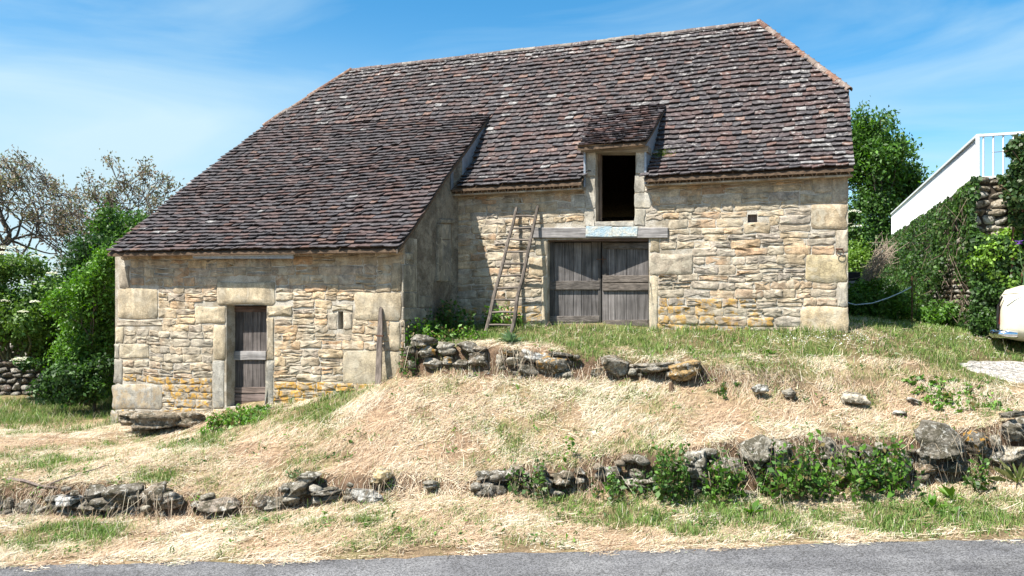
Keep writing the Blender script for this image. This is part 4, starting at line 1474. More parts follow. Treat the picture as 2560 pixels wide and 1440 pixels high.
# vent plug, slit backing, iron ring
plank_px(1868, 535, 1894, 557, 0.14, 0.04, "vent_board", M['wood_v'], (0.16, 0.135, 0.13), barn)
plank_px(840, 772, 862, 828, TL + 0.35, 0.05, "slit_dark_panel", M['dark'], (0.02, 0.02, 0.02), barn)  # added panel; its black colour stands for the shade inside the slit
rc = B(AZ(2100, 632, -0.06)[0], -0.065, AZ(2100, 632, -0.06)[1])
V, Fc = tube([rc + 0.062 * (sin(k * pi / 8) * np.array([UX[0], UX[1], 0]) + cos(k * pi / 8) * np.array([0, 0, 1])) for k in range(17)], 0.008, 6, False)
obj("iron_ring", V, Fc, M['iron'], barn)
V, Fc = tube([rc + np.array([-0.05, 0.06, 0.075]), rc + np.array([0.0, -0.012, 0.07]), rc + np.array([0.05, -0.02, 0.07])], 0.016, 6)
obj("ring_staple", V, Fc, M['iron'], barn)

# ------------------------------------------------------------------ ladder
lad_b = B(A_(1245, -0.8), -0.8, 2.36)
gl = gz(lad_b[0], lad_b[1])
lad = empty("wooden_ladder", (lad_b[0], lad_b[1], gl), "rustic grey wooden ladder leaning on the facade left of the double door", "ladder")
def lad_pts(pt, pb, seed):
    r = np.random.default_rng(seed)
    t1 = -0.07; t0 = -0.85
    a1, z1 = AZ(*pt, t1); a0, z0 = AZ(*pb, t0)
    p1 = B(a1, t1, z1); p0 = B(a0, t0, z0); p0[2] = gz(p0[0], p0[1]) - 0.03
    return np.array([p0 + (p1 - p0) * k + (r.normal(0, 0.012, 3) if 0 < k < 1 else 0) for k in np.linspace(0, 1, 8)])
Lr = lad_pts((1292, 518), (1213, 822), 1); Rr = lad_pts((1345, 514), (1277, 822), 2)
for pts, c in ((Lr, 0.9), (Rr, 0.75)):
    V, Fc = tube(pts, np.linspace(0.042, 0.032, 8), 7)
    obj("rail", V, Fc, M['wood_v'], lad, col=GW * c * np.array((1.1, 1, .9)))
for i in range(10):
    k = 0.075 + i * 0.094
    j = rng.normal(0, 0.006)
    def at(pts, k):
        f = k * 7; n = min(int(f), 6); return pts[n] + (pts[n + 1] - pts[n]) * (f - n)
    p0 = at(Lr, k + j); p1 = at(Rr, k - j)
    e = (p1 - p0) * 0.06
    V, Fc = tube([p0 - e, (p0 + p1) / 2 + np.array([0, 0, rng.normal(0, 0.008)]), p1 + e], [0.021, 0.026, 0.021], 6)
    obj("rung", V, Fc, M['wood_h'], lad, col=GW * rng.uniform(0.9, 1.2) * np.array((1.1, 1, .9)))

# plank leaning by the corner of the lean-to
a1, z1 = AZ(951, 771, TL - 0.06); a0, z0 = AZ(944, 966, TL - 0.28)
p1 = B(a1, TL - 0.06, z1); p0 = B(a0, TL - 0.28, z0); p0[2] = gz(p0[0], p0[1]) - 0.03
wv = u3 * 0.062; tv_ = np.array([NB[0], NB[1], 0]) * 0.03
prop = empty("leaning_plank", p0, "grey weathered plank propped against the lean-to right of the slit", "plank")
mid = p0 + (p1 - p0) * 0.72
V = np.array([p0 - wv, p0 + wv, mid + wv * .9, p1 + wv * .55, p1 + np.array([0, 0, .03]), p1 - wv * .55, mid - wv * .85])
n = len(V); V = np.vstack([V, V + tv_])
obj("board", V, [tuple(range(n)), tuple(range(2 * n - 1, n - 1, -1))] + [(i, n + i, n + (i + 1) % n, (i + 1) % n) for i in range(n)], M['wood_v'], prop, col=GW * np.array((1.1, 0.98, .9)))
bp = p0 + (p1 - p0) * 0.66
V, Fc = hexa([bp - wv * 1.25 - tv_ * .3 - [0, 0, .03], bp + wv * 1.25 - tv_ * .3 - [0, 0, .03], bp + wv * 1.25 - tv_ * .3, bp - wv * 1.25 - tv_ * .3],
             [bp - wv * 1.25 + tv_ * 1.3 - [0, 0, .03], bp + wv * 1.25 + tv_ * 1.3 - [0, 0, .03], bp + wv * 1.25 + tv_ * 1.3, bp - wv * 1.25 + tv_ * 1.3])
obj("iron_band", V, Fc, M['iron'], prop)

# ------------------------------------------------------------------ rocks
def ico(sub):
    import bmesh
    bm = bmesh.new(); bmesh.ops.create_icosphere(bm, subdivisions=sub, radius=1.0)
    V = np.array([v.co[:] for v in bm.verts]); Fc = [tuple(v.index for v in f.verts) for f in bm.faces]
    bm.free(); return V, Fc
ICO4 = ico(4); ICO2 = ico(2)
ROCKP = [(0.20, 0.178, 0.142), (0.26, 0.232, 0.19), (0.165, 0.145, 0.115), (0.31, 0.28, 0.225), (0.22, 0.178, 0.13)]
def n3(W, f, sd):
    return (vnoise(W[:, 0] * f + W[:, 2] * f * 0.83 + 7, W[:, 1] * f - W[:, 2] * f * 0.61 + 3, sd) + vnoise(W[:, 2] * f * 1.07 + W[:, 1] * f * .4, W[:, 0] * f - W[:, 1] * f * .5, sd + 5)) / 2 - 0.5
def boulder(cen, sx, sy, sz, parent, name="stone", col=None, lich=0.0, box=0.7, rotz=None, tilt=0.12, sub=3, **kw):
    V, Fc = ICO4 if sub == 3 else ICO2
    r = np.random.default_rng(int(abs(cen[0] * 977 + cen[2] * 3331 + cen[1] * 77)) % 99991)
    p = 2.5 + 7.0 * box * r.uniform(0.5, 1.2)
    nrm = (np.abs(V) ** p).sum(1) ** (-1.0 / p)
    W = V * nrm[:, None]
    for k in range(11 if sub == 3 else 6):
        nv = r.normal(0, 1, 3); nv /= np.linalg.norm(nv)
        dd = r.uniform(0.60, 0.95)
        ov = np.maximum(W @ nv - dd, 0)
        W = W - ov[:, None] * nv * 0.97
    sd = int(r.integers(1000))
    amp = 1.0 if sub == 3 else 0.6
    W = W * (1 + amp * (0.20 * n3(W, 1.6, sd) + 0.14 * n3(W, 3.7, sd + 11) + 0.08 * n3(W, 8.5, sd + 23)))[:, None]
    # ledges: a few horizontal bedding steps
    if sub == 3:
        W[:, :2] *= (1 + 0.07 * np.sign(np.sin(W[:, 2] * r.uniform(4, 8) + r.uniform(0, 6))))[:, None]
    W = W * np.array([sx, sy, sz])
    az = r.uniform(-0.35, 0.35) if rotz is None else rotz
    tx = r.normal(0, tilt)
    R1 = np.array([[cos(tx), 0, sin(tx)], [0, 1, 0], [-sin(tx), 0, cos(tx)]])
    R2 = np.array([[cos(az), -sin(az), 0], [sin(az), cos(az), 0], [0, 0, 1]])
    W = W @ R1.T @ R2.T
    c = np.array(ROCKP[r.integers(len(ROCKP))]) * r.uniform(0.85, 1.15) if col is None else np.array(col)
    return obj(name, W + np.asarray(cen), Fc, M['rock'], parent, col=np.array((*c, lich)), smooth=True, origin=np.asarray(cen) - np.array([0, 0, sz]), **kw)

def rocks(recs, ox, oy, s, dfun, parent, **kw):
    for q in recs:
        x0, y0, x1, y1 = [ox + q[0] / s, oy + q[1] / s, ox + q[2] / s, oy + q[3] / s]
        cx, cy = (x0 + x1) / 2, (y0 + y1) / 2
        d = dfun(cx)
        p = P(cx, cy, d)
        w, h = (x1 - x0) * d / F, (y1 - y0) * d / F
        col = q[4] if len(q) > 4 else None
        boulder(p + np.array([0, 0.12, 0]), w / 2 * 1.08, max(w, h) * 0.44, h / 2 * 1.10, parent, col=col, lich=q[5] if len(q) > 5 else 0.0, **kw)

lowL = empty("dry_stone_wall", P(330, 1300, 11.45), "tumbled low dry stone wall of grey lichened stones at lower left", "stone wall")
dl_ = lambda px: float(yL((px - 1280) * 11.4 / F)) - 0.10
rocks([(0, 590, 75, 690), (75, 605, 245, 700), (365, 565, 570, 665, (0.50, 0.49, 0.46)), (375, 660, 525, 740), (515, 600, 700, 700), (580, 505, 780, 600), (695, 580, 930, 690),
       (785, 500, 1060, 640), (780, 665, 940, 730), (940, 660, 1040, 710, (0.5, 0.48, 0.44)), (1055, 485, 1190, 650), (1140, 560, 1320, 670), (1390, 620, 1530, 660), (1465, 560, 1570, 625),
       (1480, 600, 1770, 695, (0.28, 0.23, 0.18)), (1950, 580, 2120, 690), (2040, 560, 2210, 640), (2080, 480, 2270, 590), (2210, 400, 2370, 480), (2285, 550, 2520, 640), (2320, 520, 2560, 570),
       (0, 700, 150, 740), (170, 690, 370, 740), (1620, 655, 1700, 690), (620, 680, 760, 730), (430, 735, 480, 765), (520, 700, 620, 745), (-150, 600, 0, 720), (-300, 610, -150, 730), (245, 640, 370, 720)],
      0, 1050, 2.977, dl_, lowL)
lowR = empty("dry_stone_wall", P(2050, 1240, 11.45), "low dry stone wall under nettles and brambles at lower right", "stone wall")
rocks([(40, 690, 205, 880, (0.40, 0.37, 0.31)), (390, 580, 560, 790), (560, 620, 700, 800), (880, 600, 1010, 720), (980, 640, 1120, 720), (1010, 800, 1110, 860), (1480, 510, 1800, 730), (1480, 735, 1620, 830, (0.30, 0.22, 0.15)),
       (1610, 735, 1790, 825), (1810, 540, 1930, 690, None, 0.6), (1930, 640, 2135, 750, (0.44, 0.38, 0.29)), (2030, 480, 2135, 590), (2040, 420, 2160, 470), (2090, 585, 2150, 620), (2135, 480, 2300, 620), (2140, 630, 2330, 740),
       (700, 700, 860, 850), (1130, 700, 1290, 840), (1290, 690, 1460, 830), (210, 700, 390, 850), (860, 730, 1000, 850)],
      1700, 860, 2.4826, dl_, lowR)
rocks([(990, 545, 1100, 610), (1090, 530, 1250, 600), (1260, 560, 1400, 650), (1400, 590, 1560, 660), (1720, 520, 1800, 580), (1560, 560, 1720, 640), (1880, 500, 2050, 620), (2140, 530, 2260, 610), (2070, 600, 2400, 670, (0.32, 0.29, 0.24)), (1370, 650, 1500, 700)],
      860, 1000, 2.977, dl_, lowR)
# loose stones
def loose(x0, y0, x1, y1, d, label, col=None, lich=0.0):
    p = P((x0 + x1) / 2, (y0 + y1) / 2, d)
    w, h = (x1 - x0) * d / F, (y1 - y0) * d / F
    boulder(p + np.array([0, 0.08, 0]), w / 2, w * 0.4, h / 2, None, "loose_stone", col, lich, label=label, cat="stone", group="loose stones on the slope")
loose(920, 1178, 975, 1222, 11.5, "flat ochre stone tilted out of the straw on the middle slope", (0.52, 0.40, 0.22))
loose(868, 1222, 965, 1262, 11.35, "half-buried grey slab below the tilted ochre stone", (0.36, 0.35, 0.32))
loose(1058, 1205, 1096, 1226, 11.4, "small grey stone in straw right of the tilted ochre stone")
loose(2098, 984, 2172, 1018, 12.55, "broad pale slab on the bank below the terrace edge", (0.46, 0.40, 0.31))
loose(1884, 960, 1922, 985, 12.75, "small white stone half hidden in straw on the bank", (0.5, 0.48, 0.43))
loose(1960, 972, 1992, 994, 12.7, "dark rounded stone beside dry roots on the bank")
loose(2275, 996, 2310, 1010, 12.4, "pale flat stone left of the nettle patch on the bank", (0.46, 0.43, 0.38))
loose(2240, 1028, 2270, 1042, 12.1, "small flat stone low on the bank by the nettle patch", (0.46, 0.43, 0.38))
# upper wall
upW = empty("terrace_wall", P(1250, 945, 14.2), "collapsing dry stone wall holding the terrace beside the lean-to", "stone wall")
du_ = lambda px: float(yU((px - 1280) * 14.0 / F)) - 0.13
rocks([(150, 60, 345, 140), (215, 145, 340, 235, None, 0.8), (360, 105, 490, 215), (400, 225, 500, 290, None, 0.7), (625, 190, 780, 310), (630, 150, 760, 210), (520, 110, 670, 190), (820, 215, 910, 300), (880, 180, 1020, 230, None, 0.5),
       (915, 235, 1060, 310), (1020, 280, 1170, 390), (1045, 190, 1240, 270, (0.40, 0.39, 0.36)), (1170, 205, 1400, 390, None, 0.5), (1250, 195, 1440, 230), (850, 290, 920, 350), (900, 330, 1000, 385), (700, 330, 800, 380), (1000, 390, 1100, 430), (500, 250, 620, 320), (240, 240, 390, 330), (100, 150, 210, 240)],
      980, 820, 3.2, du_, upW)
def loose2(x0, y0, x1, y1, label, col=None):
    d = du_((x0 + x1) / 2)
    p = P((x0 + x1) / 2, (y0 + y1) / 2, d); w, h = (x1 - x0) * d / F, (y1 - y0) * d / F
    boulder(p + np.array([0, 0.1, 0]), w / 2, w * 0.4, h / 2, None, "boulder", col, 0.1, label=label, cat="boulder", group="boulders along the terrace edge")
loose2(1508, 890, 1584, 944, "big dark boulder with white lichen cap at the terrace edge")
loose2(1476, 922, 1508, 946, "smaller dark stone left of the white-capped boulder")
loose2(1590, 905, 1690, 932, "long grey ledge stone sunk in turf between two boulders")
loose2(1676, 907, 1757, 956, "ochre-brown split boulder at the right end of the terrace edge", (0.42, 0.28, 0.13))
def fill_rubble(parent, px0, px1, dfun, n, seed, lo, hi):
    r = np.random.default_rng(seed)
    for i in range(n):
        px = r.uniform(px0, px1); d = dfun(px) + r.uniform(-0.04, 0.10); X = (px - 1280) * d / F
        zb = gz(X, d - 0.12); zt = gz(X, d + 0.32)
        if zt - zb < 0.10: continue
        z = zb + (zt - zb) * r.uniform(0.0, 0.9); w = r.uniform(lo, hi)
        boulder((X, d + 0.06, z), w, w * 0.9, w * r.uniform(.45, .75), parent, "stone", None, 0.0, 0.8, sub=2, tilt=.2)
fill_rubble(lowL, -320, 880, dl_, 50, 501, 0.05, 0.12)
fill_rubble(lowR, 1180, 2880, dl_, 140, 502, 0.05, 0.15)
fill_rubble(upW, 1010, 1480, du_, 28, 503, 0.05, 0.12)
fill_rubble(upW, 1580, 1700, du_, 10, 504, 0.05, 0.10)
# short rotten stake below it
sp = P(1677, 996, 13.15)
V, Fc = tube([sp + [0, 0, -0.05], sp + [0.01, 0, 0.13], sp + [0.005, 0.01, 0.27]], [0.055, 0.05, 0.035], 7)
obj("rotten_stake", V, Fc, M['bark'], col=(0.13, 0.085, 0.055), label="short rotten stake in front of the ochre-brown boulder", cat="stake")
# doorstep
stp = empty("stone_doorstep", P(430, 1085, 16.4), "rough stone steps at the foot of the stable wall", "steps")
for (x0, y0, x1, y1) in ((345, 1034, 440, 1072), (432, 1034, 520, 1070), (350, 1068, 400, 1098), (296, 1028, 350, 1046), (298, 1046, 345, 1066), (440, 1074, 500, 1096), (400, 1072, 440, 1085)):
    d = 16.0; p = P((x0 + x1) / 2, (y0 + y1) / 2, d); w, h = (x1 - x0) * d / F * 1.12, (y1 - y0) * d / F * 1.25
    boulder(p + np.array([0, 0.05, 0]), w / 2, w * 0.38, h / 2, stp, "step_stone", np.array((0.30, 0.24, 0.17)) * rng.uniform(.85, 1.1), 0.0, 0.9, tilt=0.04)

# sticks on the slope
def stick(pix, r0, label):
    pts = []
    for (x, y) in pix:
        X, Y = pix_to_ground(x, y, 9.6, 17); pts.append([X, Y, gz(X, Y) + 0.05])
    V, Fc = tube(pts, np.linspace(r0, r0 * 0.4, len(pts)), 6)
    obj("fallen_branch", V, Fc, M['bark'], col=(0.19, 0.15, 0.13), label=label, cat="branch", group="fallen branches above the low wall")
stick([(22, 1207), (60, 1214), (100, 1228), (140, 1231)], 0.03, "thick grey fallen branch above the left low wall")
stick([(118, 1228), (150, 1212), (172, 1204), (220, 1188), (272, 1172)], 0.016, "thin dark curved twig right of the thick fallen branch")

# ------------------------------------------------------------------ foliage helpers
def leaves(C, size, cols, r, flat=0.0, aspect=0.55, nbias=None, droop=0.0):
    """C (n,3) centres -> quads"""
    n = len(C)
    nrm = r.normal(0, 1, (n, 3)); nrm[:, 2] = nrm[:, 2] * (1 - flat) + flat * 1.6
    if nbias is not None: nrm = nrm + nbias
    nrm /= np.linalg.norm(nrm, axis=1, keepdims=True)
    ax = r.normal(0, 1, (n, 3)); ax[:, 2] -= droop
    ax -= (ax * nrm).sum(1, keepdims=True) * nrm
    ax /= np.linalg.norm(ax, axis=1, keepdims=True) + 1e-9
    sd = np.cross(nrm, ax)
    s = np.broadcast_to(size, (n,))[:, None] * r.uniform(0.65, 1.3, (n, 1))
    bend = nrm * s * 0.12
    v0 = C - ax * s * 0.5; v1 = C + sd * s * aspect * 0.5 + bend; v2 = C + ax * s * 0.5; v3 = C - sd * s * aspect * 0.5 + bend
    V = np.stack([v0, v1, v2, v3], 1).reshape(-1, 3)
    Fq = np.arange(4 * n).reshape(n, 4)
    return V, Fq, np.repeat(cols, 4, axis=0)

def leafcols(pal, n, r, var=0.25):
    pal = np.asarray(pal, float)
    return pal[r.integers(len(pal), size=n)] * r.uniform(1 - var, 1 + var, (n, 1))

GP_BRIGHT = [(0.085, 0.19, 0.022), (0.11, 0.235, 0.03), (0.065, 0.15, 0.02), (0.14, 0.26, 0.045)]
GP_MID = [(0.055, 0.125, 0.022), (0.075, 0.155, 0.028), (0.045, 0.10, 0.02)]
GP_DARK = [(0.032, 0.075, 0.018), (0.045, 0.095, 0.022), (0.026, 0.06, 0.016)]
GP_LIME = [(0.15, 0.27, 0.035), (0.19, 0.32, 0.05), (0.12, 0.22, 0.03)]
GP_BRONZE = [(0.19, 0.155, 0.105), (0.16, 0.15, 0.08), (0.22, 0.17, 0.125), (0.13, 0.15, 0.065)]

def grow(base, dirn, length, rad, depth, r, spread=0.6, ratio=0.74, nb=(2, 3), up=0.12, segs=3):
    """returns segments [(p0,p1,r0,r1)] and tips [(p, dir, depth)]"""
    S, Tp = [], []
    def rec(p, d, L, rr, k):
        q = p; dd = d / np.linalg.norm(d)
        n = segs
        for i in range(n):
            dd = dd + r.normal(0, 0.16, 3) + np.array([0, 0, up * 0.4]); dd /= np.linalg.norm(dd)
            q2 = q + dd * L / n
            r0 = rr * (1 - 0.35 * i / n); r1 = rr * (1 - 0.35 * (i + 1) / n)
            S.append((q, q2, r0, r1)); q = q2
            if k <= 2 and i > 0: Tp.append((q, dd, k))
        if k == 0:
            Tp.append((q, dd, 0)); return
        for b in range(r.integers(nb[0], nb[1] + 1)):
            nd = dd + r.normal(0, spread, 3) + np.array([0, 0, up]); nd /= np.linalg.norm(nd)
            rec(q, nd, L * ratio * r.uniform(0.8, 1.2), rr * 0.62, k - 1)
    rec(np.asarray(base, float), np.asarray(dirn, float), length, rad, depth)
    return S, Tp

def seg_mesh(S, minr=0.004, seg=5):
    p0 = np.array([s[0] for s in S]); p1 = np.array([s[1] for s in S])
    r0 = np.maximum(np.array([s[2] for s in S]), minr); r1 = np.maximum(np.array([s[3] for s in S]), minr)
    d = p1 - p0; d /= np.linalg.norm(d, axis=1, keepdims=True) + 1e-9
    ref = np.where(np.abs(d[:, 2:3]) < 0.9, np.array([[0, 0, 1.0]]), np.array([[1.0, 0, 0]]))
    a = np.cross(d, ref); a /= np.linalg.norm(a, axis=1, keepdims=True); b = np.cross(d, a)
    n = len(S); V = np.zeros((n, 2 * seg, 3))
    for k in range(seg):
        an = 2 * pi * k / seg
        off = cos(an) * a + sin(an) * b
        V[:, k] = p0 + off * r0[:, None]; V[:, seg + k] = p1 + off * r1[:, None]
    base = (np.arange(n) * 2 * seg)[:, None]
    Fq = np.concatenate([np.stack([base[:, 0] + k, base[:, 0] + (k + 1) % seg, base[:, 0] + seg + (k + 1) % seg, base[:, 0] + seg + k], 1) for k in range(seg)])
    return V.reshape(-1, 3), Fq

def tree(name, base, label, cat, group, pal, nleaf, lsize, seed, trunk=0.15, length=1.5, depth=4, spread=0.55, clump=0.35, lean=(0, 0, 1), bark=(0.13, 0.105, 0.085),
         nb=(2, 3), ratio=0.76, up=0.15, sq=1.0, fit=None, aspect=0.5, minr=0.006, all_tips=True, droop=0.3):
    r = np.random.default_rng(seed)
    base = np.asarray(base, float)
    S, Tp = grow(np.zeros(3), lean, length, trunk, depth, r, spread, ratio, nb, up)
    tips = np.array([t[0] for t in Tp if all_tips or t[2] == 0])
    if fit is not None:
        # fit = (width x, depth y, top z) of the crown in metres
        ex = np.percentile(np.abs(tips[:, 0] - tips[:, 0].mean()), 97); ey = np.percentile(np.abs(tips[:, 1] - tips[:, 1].mean()), 97); ez = tips[:, 2].max()
        mx_, my_ = tips[:, 0].mean(), tips[:, 1].mean()
        sh_ = lambda p: p - np.array([mx_, my_, 0]) * (p[2] / tips_z)
        tips_z = tips[:, 2].mean()
        S = [(sh_(q[0]), sh_(q[1]), q[2], q[3]) for q in S]; tips = np.array([sh_(p) for p in tips])
        ex = np.percentile(np.abs(tips[:, 0]), 97); ey = np.percentile(np.abs(tips[:, 1]), 97)
        scl = np.array([fit[0] / 2 / ex, fit[1] / 2 / ey, fit[2] / ez])
        S = [(s[0] * scl, s[1] * scl, s[2], s[3]) for s in S]; tips = tips * scl
    xs_, ys_ = PX(tips + base); print(name, "px", np.percentile(xs_, [2, 50, 98]), "py", np.percentile(ys_, [2, 50, 98]), len(S), len(tips))
    e = empty(name, base, label, cat, group)
    V, Fq = seg_mesh([(s[0] + base, s[1] + base, s[2], s[3]) for s in S], minr)
    obj("trunk", V, Fq, M['bark'], e, col=np.array(bark), smooth=True)
    if nleaf:
        ii = r.integers(len(tips), size=nleaf)
        C = tips[ii] + r.normal(0, clump, (nleaf, 3)) * np.array([1, 1, 0.75])
        shade = r.uniform(0.8, 1.25, len(tips))[ii][:, None]
        V, Fq, cc = leaves(C + base, lsize, leafcols(pal, nleaf, r) * shade, r, 0.35, aspect, droop=droop)
        obj("crown", V, Fq, M['leaf'], e, col=cc)
    return e

def shrub(name, boxpx, d, label, cat, group, pal, nleaf, lsize, seed, depthm=None, clumps=26, hollow=0.5, flowers=0, aspect=0.55, stems=10, flat=0.35, zbase=None):
    """leafy mass filling the given picture box at distance d, built as clumps on stems"""
    r = np.random.default_rng(seed)
    x0, y0, x1, y1 = boxpx
    c = P((x0 + x1) / 2, y1, d); w = (x1 - x0) * d / F; h = (y1 - y0) * d / F
    dm = depthm if depthm else w * 0.8
    if zbase is None: zbase = min(c[2], 99)
    base = np.array([c[0], d + dm * 0.35, zbase])
    e = empty(name, base, label, cat, group)
    # clump centres in an egg volume
    cc = []
    while len(cc) < clumps:
        p = r.uniform(-1, 1, 3)
        if (p ** 2).sum() > 1: continue
        if p[2] < -0.4 and r.random() < 0.3: continue
        cc.append(p)
    cc = np.array(cc); 
    cen = base + np.array([0, 0, h * 0.5]) + cc * np.array([w * 0.44, dm * 0.44, h * 0.44])
    rad = r.uniform(0.10, 0.22, clumps) * min(max(w, h), 2.5 * min(w, h))
    mb = MB()
    S = []
    for i in range(min(stems, clumps)):
        p0 = base + np.array([r.normal(0, w * 0.10), r.normal(0, dm * 0.08), -0.05])
        m = (p0 + cen[i]) / 2 + r.normal(0, 0.06 * h, 3)
        S += [(p0, m, 0.012 * h + .004, 0.009 * h + .003), (m, cen[i], 0.009 * h + .003, 0.004 * h + .002)]
    V, Fq = seg_mesh(S, 0.003)
    obj("stems", V, Fq, M['bark'], e, col=np.array((0.10, 0.10, 0.05)), kind="stuff")
    ii = r.integers(clumps, size=nleaf)
    dv = r.normal(0, 1, (nleaf, 3)); dv /= np.linalg.norm(dv, axis=1, keepdims=True)
    C = cen[ii] + dv * (rad[ii] * r.uniform(0.35, 1.1, nleaf))[:, None] * np.array([1, 1, 0.85])
    g = ground(C[:, 0], C[:, 1]) if d < 19 else np.full(nleaf, -9.0)
    C[:, 2] = np.maximum(C[:, 2], g + 0.02)
    sh = r.uniform(0.75, 1.25, clumps)[ii][:, None]
    V, Fq, col = leaves(C, lsize, leafcols(pal, nleaf, r) * sh, r, flat, aspect, nbias=dv * 0.7)
    obj("foliage", V, Fq, M['leaf'], e, col=col)
    if flowers:
        for k in range(flowers):
            i = r.integers(clumps)
            p = cen[i] + np.array([r.normal(0, .5), -0.8, 0.9]) * rad[i]
            n = 60
            an = r.uniform(0, 2 * pi, n); rr = np.sqrt(r.uniform(0, 1, n)) * r.uniform(0.09, 0.19)
            C = p + np.stack([np.cos(an) * rr, np.sin(an) * rr, -rr * rr * 2.0 + r.normal(0, .006, n)], 1)
            V, Fq, col = leaves(C, 0.035, leafcols([(0.68, 0.67, 0.52), (0.75, 0.74, 0.62)], n, r, 0.1), r, 0.8, 0.9)
            obj("flower_head", V, Fq, M['leaf'], e, col=col, kind="stuff")
    return e

# ------------------------------------------------------------------ left background
rub = empty("rubble_wall", P(20, 1010, 21.2), "mossy rubble boundary wall behind the bushes at far left", "stone wall")
zb_, zt_ = P(0, 1020, 21.2)[2], P(0, 805, 21.2)[2]
x0_, x1_ = P(-330, 900, 21.2)[0], P(330, 900, 21.2)[0]
V, Fc = hexa([(x0_, 21.32, zb_ - .3), (x1_, 21.32, zb_ - .3), (x1_, 21.32, zt_), (x0_, 21.32, zt_)], [(x0_, 21.9, zb_ - .3), (x1_, 21.9, zb_ - .3), (x1_, 21.9, zt_), (x0_, 21.9, zt_)])
M['rubblecore'] = mat_plain("earth_joints", (0.05, 0.04, 0.03), 0.95, 0.1, 0, 14, 0.4)
core = obj("wall_core", V, Fc, M['rubblecore'], rub)
z = zb_ - 0.1; r = np.random.default_rng(77)
while z < zt_ - 0.02:
    h = r.uniform(0.13, 0.22); x = x0_ + r.uniform(0, .2)
    xe = P(190, 900, 21.2)[0]
    while x < xe:
        w = r.uniform(0.2, 0.46)
        cc = np.array([(0.24, 0.20, 0.17), (0.30, 0.275, 0.235), (0.20, 0.15, 0.12), (0.34, 0.31, 0.27)][r.integers(4)]) * r.uniform(.8, 1.1)
        boulder((x + w / 2, 21.33 + r.uniform(-.04, .03), z + h / 2 + r.normal(0, .015)), w * 0.5, 0.14, h * 0.5, rub, "stone", cc, 0.0, 0.8, sub=2, tilt=0.05)
        x += w + 0.01
    z += h
obj("wall_coping", *hexa([(x0_, 21.25, zt_ - .02), (x1_, 21.25, zt_ - .02), (x1_, 21.25, zt_ + .05), (x0_, 21.25, zt_ + .05)], [(x0_, 21.95, zt_ - .02), (x1_, 21.95, zt_ - .02), (x1_, 21.95, zt_ + .05), (x0_, 21.95, zt_ + .05)]), M['rubblecore'], rub)

# big sparse walnut: trunk and limbs first fitted to its outline
wb = P(112, 1010, 30.0); wb[2] = 0.3
tree("walnut_tree", wb, "big walnut tree with bare twisting limbs and sparse bronze leaves at left", "tree", None, GP_BRONZE, 9000, 0.14, 104, trunk=0.22, length=1.9, depth=7,
     spread=0.62, clump=0.14, nb=(2, 3), ratio=0.80, up=0.06, fit=(9.4, 7.0, 8.9), bark=(0.10, 0.085, 0.075), minr=0.012, all_tips=False, aspect=0.42)
tree("walnut_tree", P(-330, 1000, 33.0) * np.array([1, 1, 0]) + np.array([0, 0, .3]), "second sparse walnut tree half outside the left edge", "tree", None, GP_BRONZE, 4500, 0.17, 205, trunk=0.24, length=1.9, depth=6,
     spread=0.62, clump=0.16, nb=(2, 3), ratio=0.80, up=0.06, fit=(8.0, 6.0, 7.2), bark=(0.10, 0.085, 0.075), minr=0.012, all_tips=False, aspect=0.42)
tree("walnut_tree", P(300, 1010, 32.0) * np.array([1, 1, 0]) + np.array([0, 0, .3]), "sparse bronze-leaved walnut tree rising behind the left slope of the lean-to roof", "tree", None, GP_BRONZE, 6500, 0.14, 311, trunk=0.20, length=1.9, depth=7,
     spread=0.60, clump=0.14, nb=(2, 3), ratio=0.80, up=0.08, fit=(6.2, 5.0, 8.2), bark=(0.10, 0.085, 0.075), minr=0.012, all_tips=False, aspect=0.42)
tree("young_tree", P(318, 1000, 25.5) * np.array([1, 1, 0]) + np.array([0, 0, .2]), "leafy dark green tree behind the left end of the lean-to roof", "tree", None, GP_MID, 9000, 0.13, 31, trunk=0.10, length=1.6, depth=5,
     spread=0.5, clump=0.17, fit=(1.9, 1.8, 5.7))
tree("young_tree", P(190, 1000, 24.0) * np.array([1, 1, 0]) + np.array([0, 0, .2]), "dark leafy tree behind the bright saplings left of the barn", "tree", None, GP_DARK, 9000, 0.13, 37, trunk=0.10, length=1.4, depth=5,
     spread=0.55, clump=0.2, fit=(1.9, 1.8, 4.5))
shrub("elder_bush", (-120, 612, 120, 900), 19.5, "elder bush with flat white flower heads at far left", "bush", None, [(0.11, 0.20, 0.035), (0.085, 0.16, 0.03), (0.14, 0.23, 0.05)], 12000, 0.12, 41, 1.8, 34, flowers=22)
shrub("hedge_bush", (70, 705, 300, 900), 22.6, "dark tangled hedge bush above the rubble wall", "bush", None, GP_DARK, 16000, 0.11, 43, 1.6, 46, zbase=0.9)
shrub("hedge_bush", (-60, 720, 130, 860), 22.4, "low dark bush topping the rubble wall below the elder", "bush", None, GP_DARK, 9000, 0.11, 44, 1.4, 30, zbase=1.6)
tree("ash_sapling", P(235, 1010, 19.2) * np.array([1, 1, 0]) + np.array([0, 0, .1]), "bright green ash sapling touching the left corner of the lean-to", "tree", None, GP_BRIGHT, 13000, 0.105, 47, trunk=0.045, length=1.0, depth=5,
     spread=0.42, clump=0.14, up=0.45, fit=(1.25, 1.2, 4.0), aspect=0.4)
shrub("ash_thicket", (130, 690, 290, 1000), 19.0, "dense bright green thicket at the left corner of the lean-to", "bush", None, GP_BRIGHT, 13000, 0.105, 48, 1.3, 40, aspect=0.42)
shrub("bramble_bush", (70, 900, 282, 1012), 18.4, "low dark bramble at the foot of the bright thicket", "bush", None, GP_DARK + GP_MID, 7000, 0.11, 53, 1.0, 24, flowers=0)
shrub("ivy_clump", (60, 815, 160, 930), 20.8, "ivy hanging over the face of the rubble wall", "ivy", None, GP_DARK, 2600, 0.09, 54, 0.5, 16)
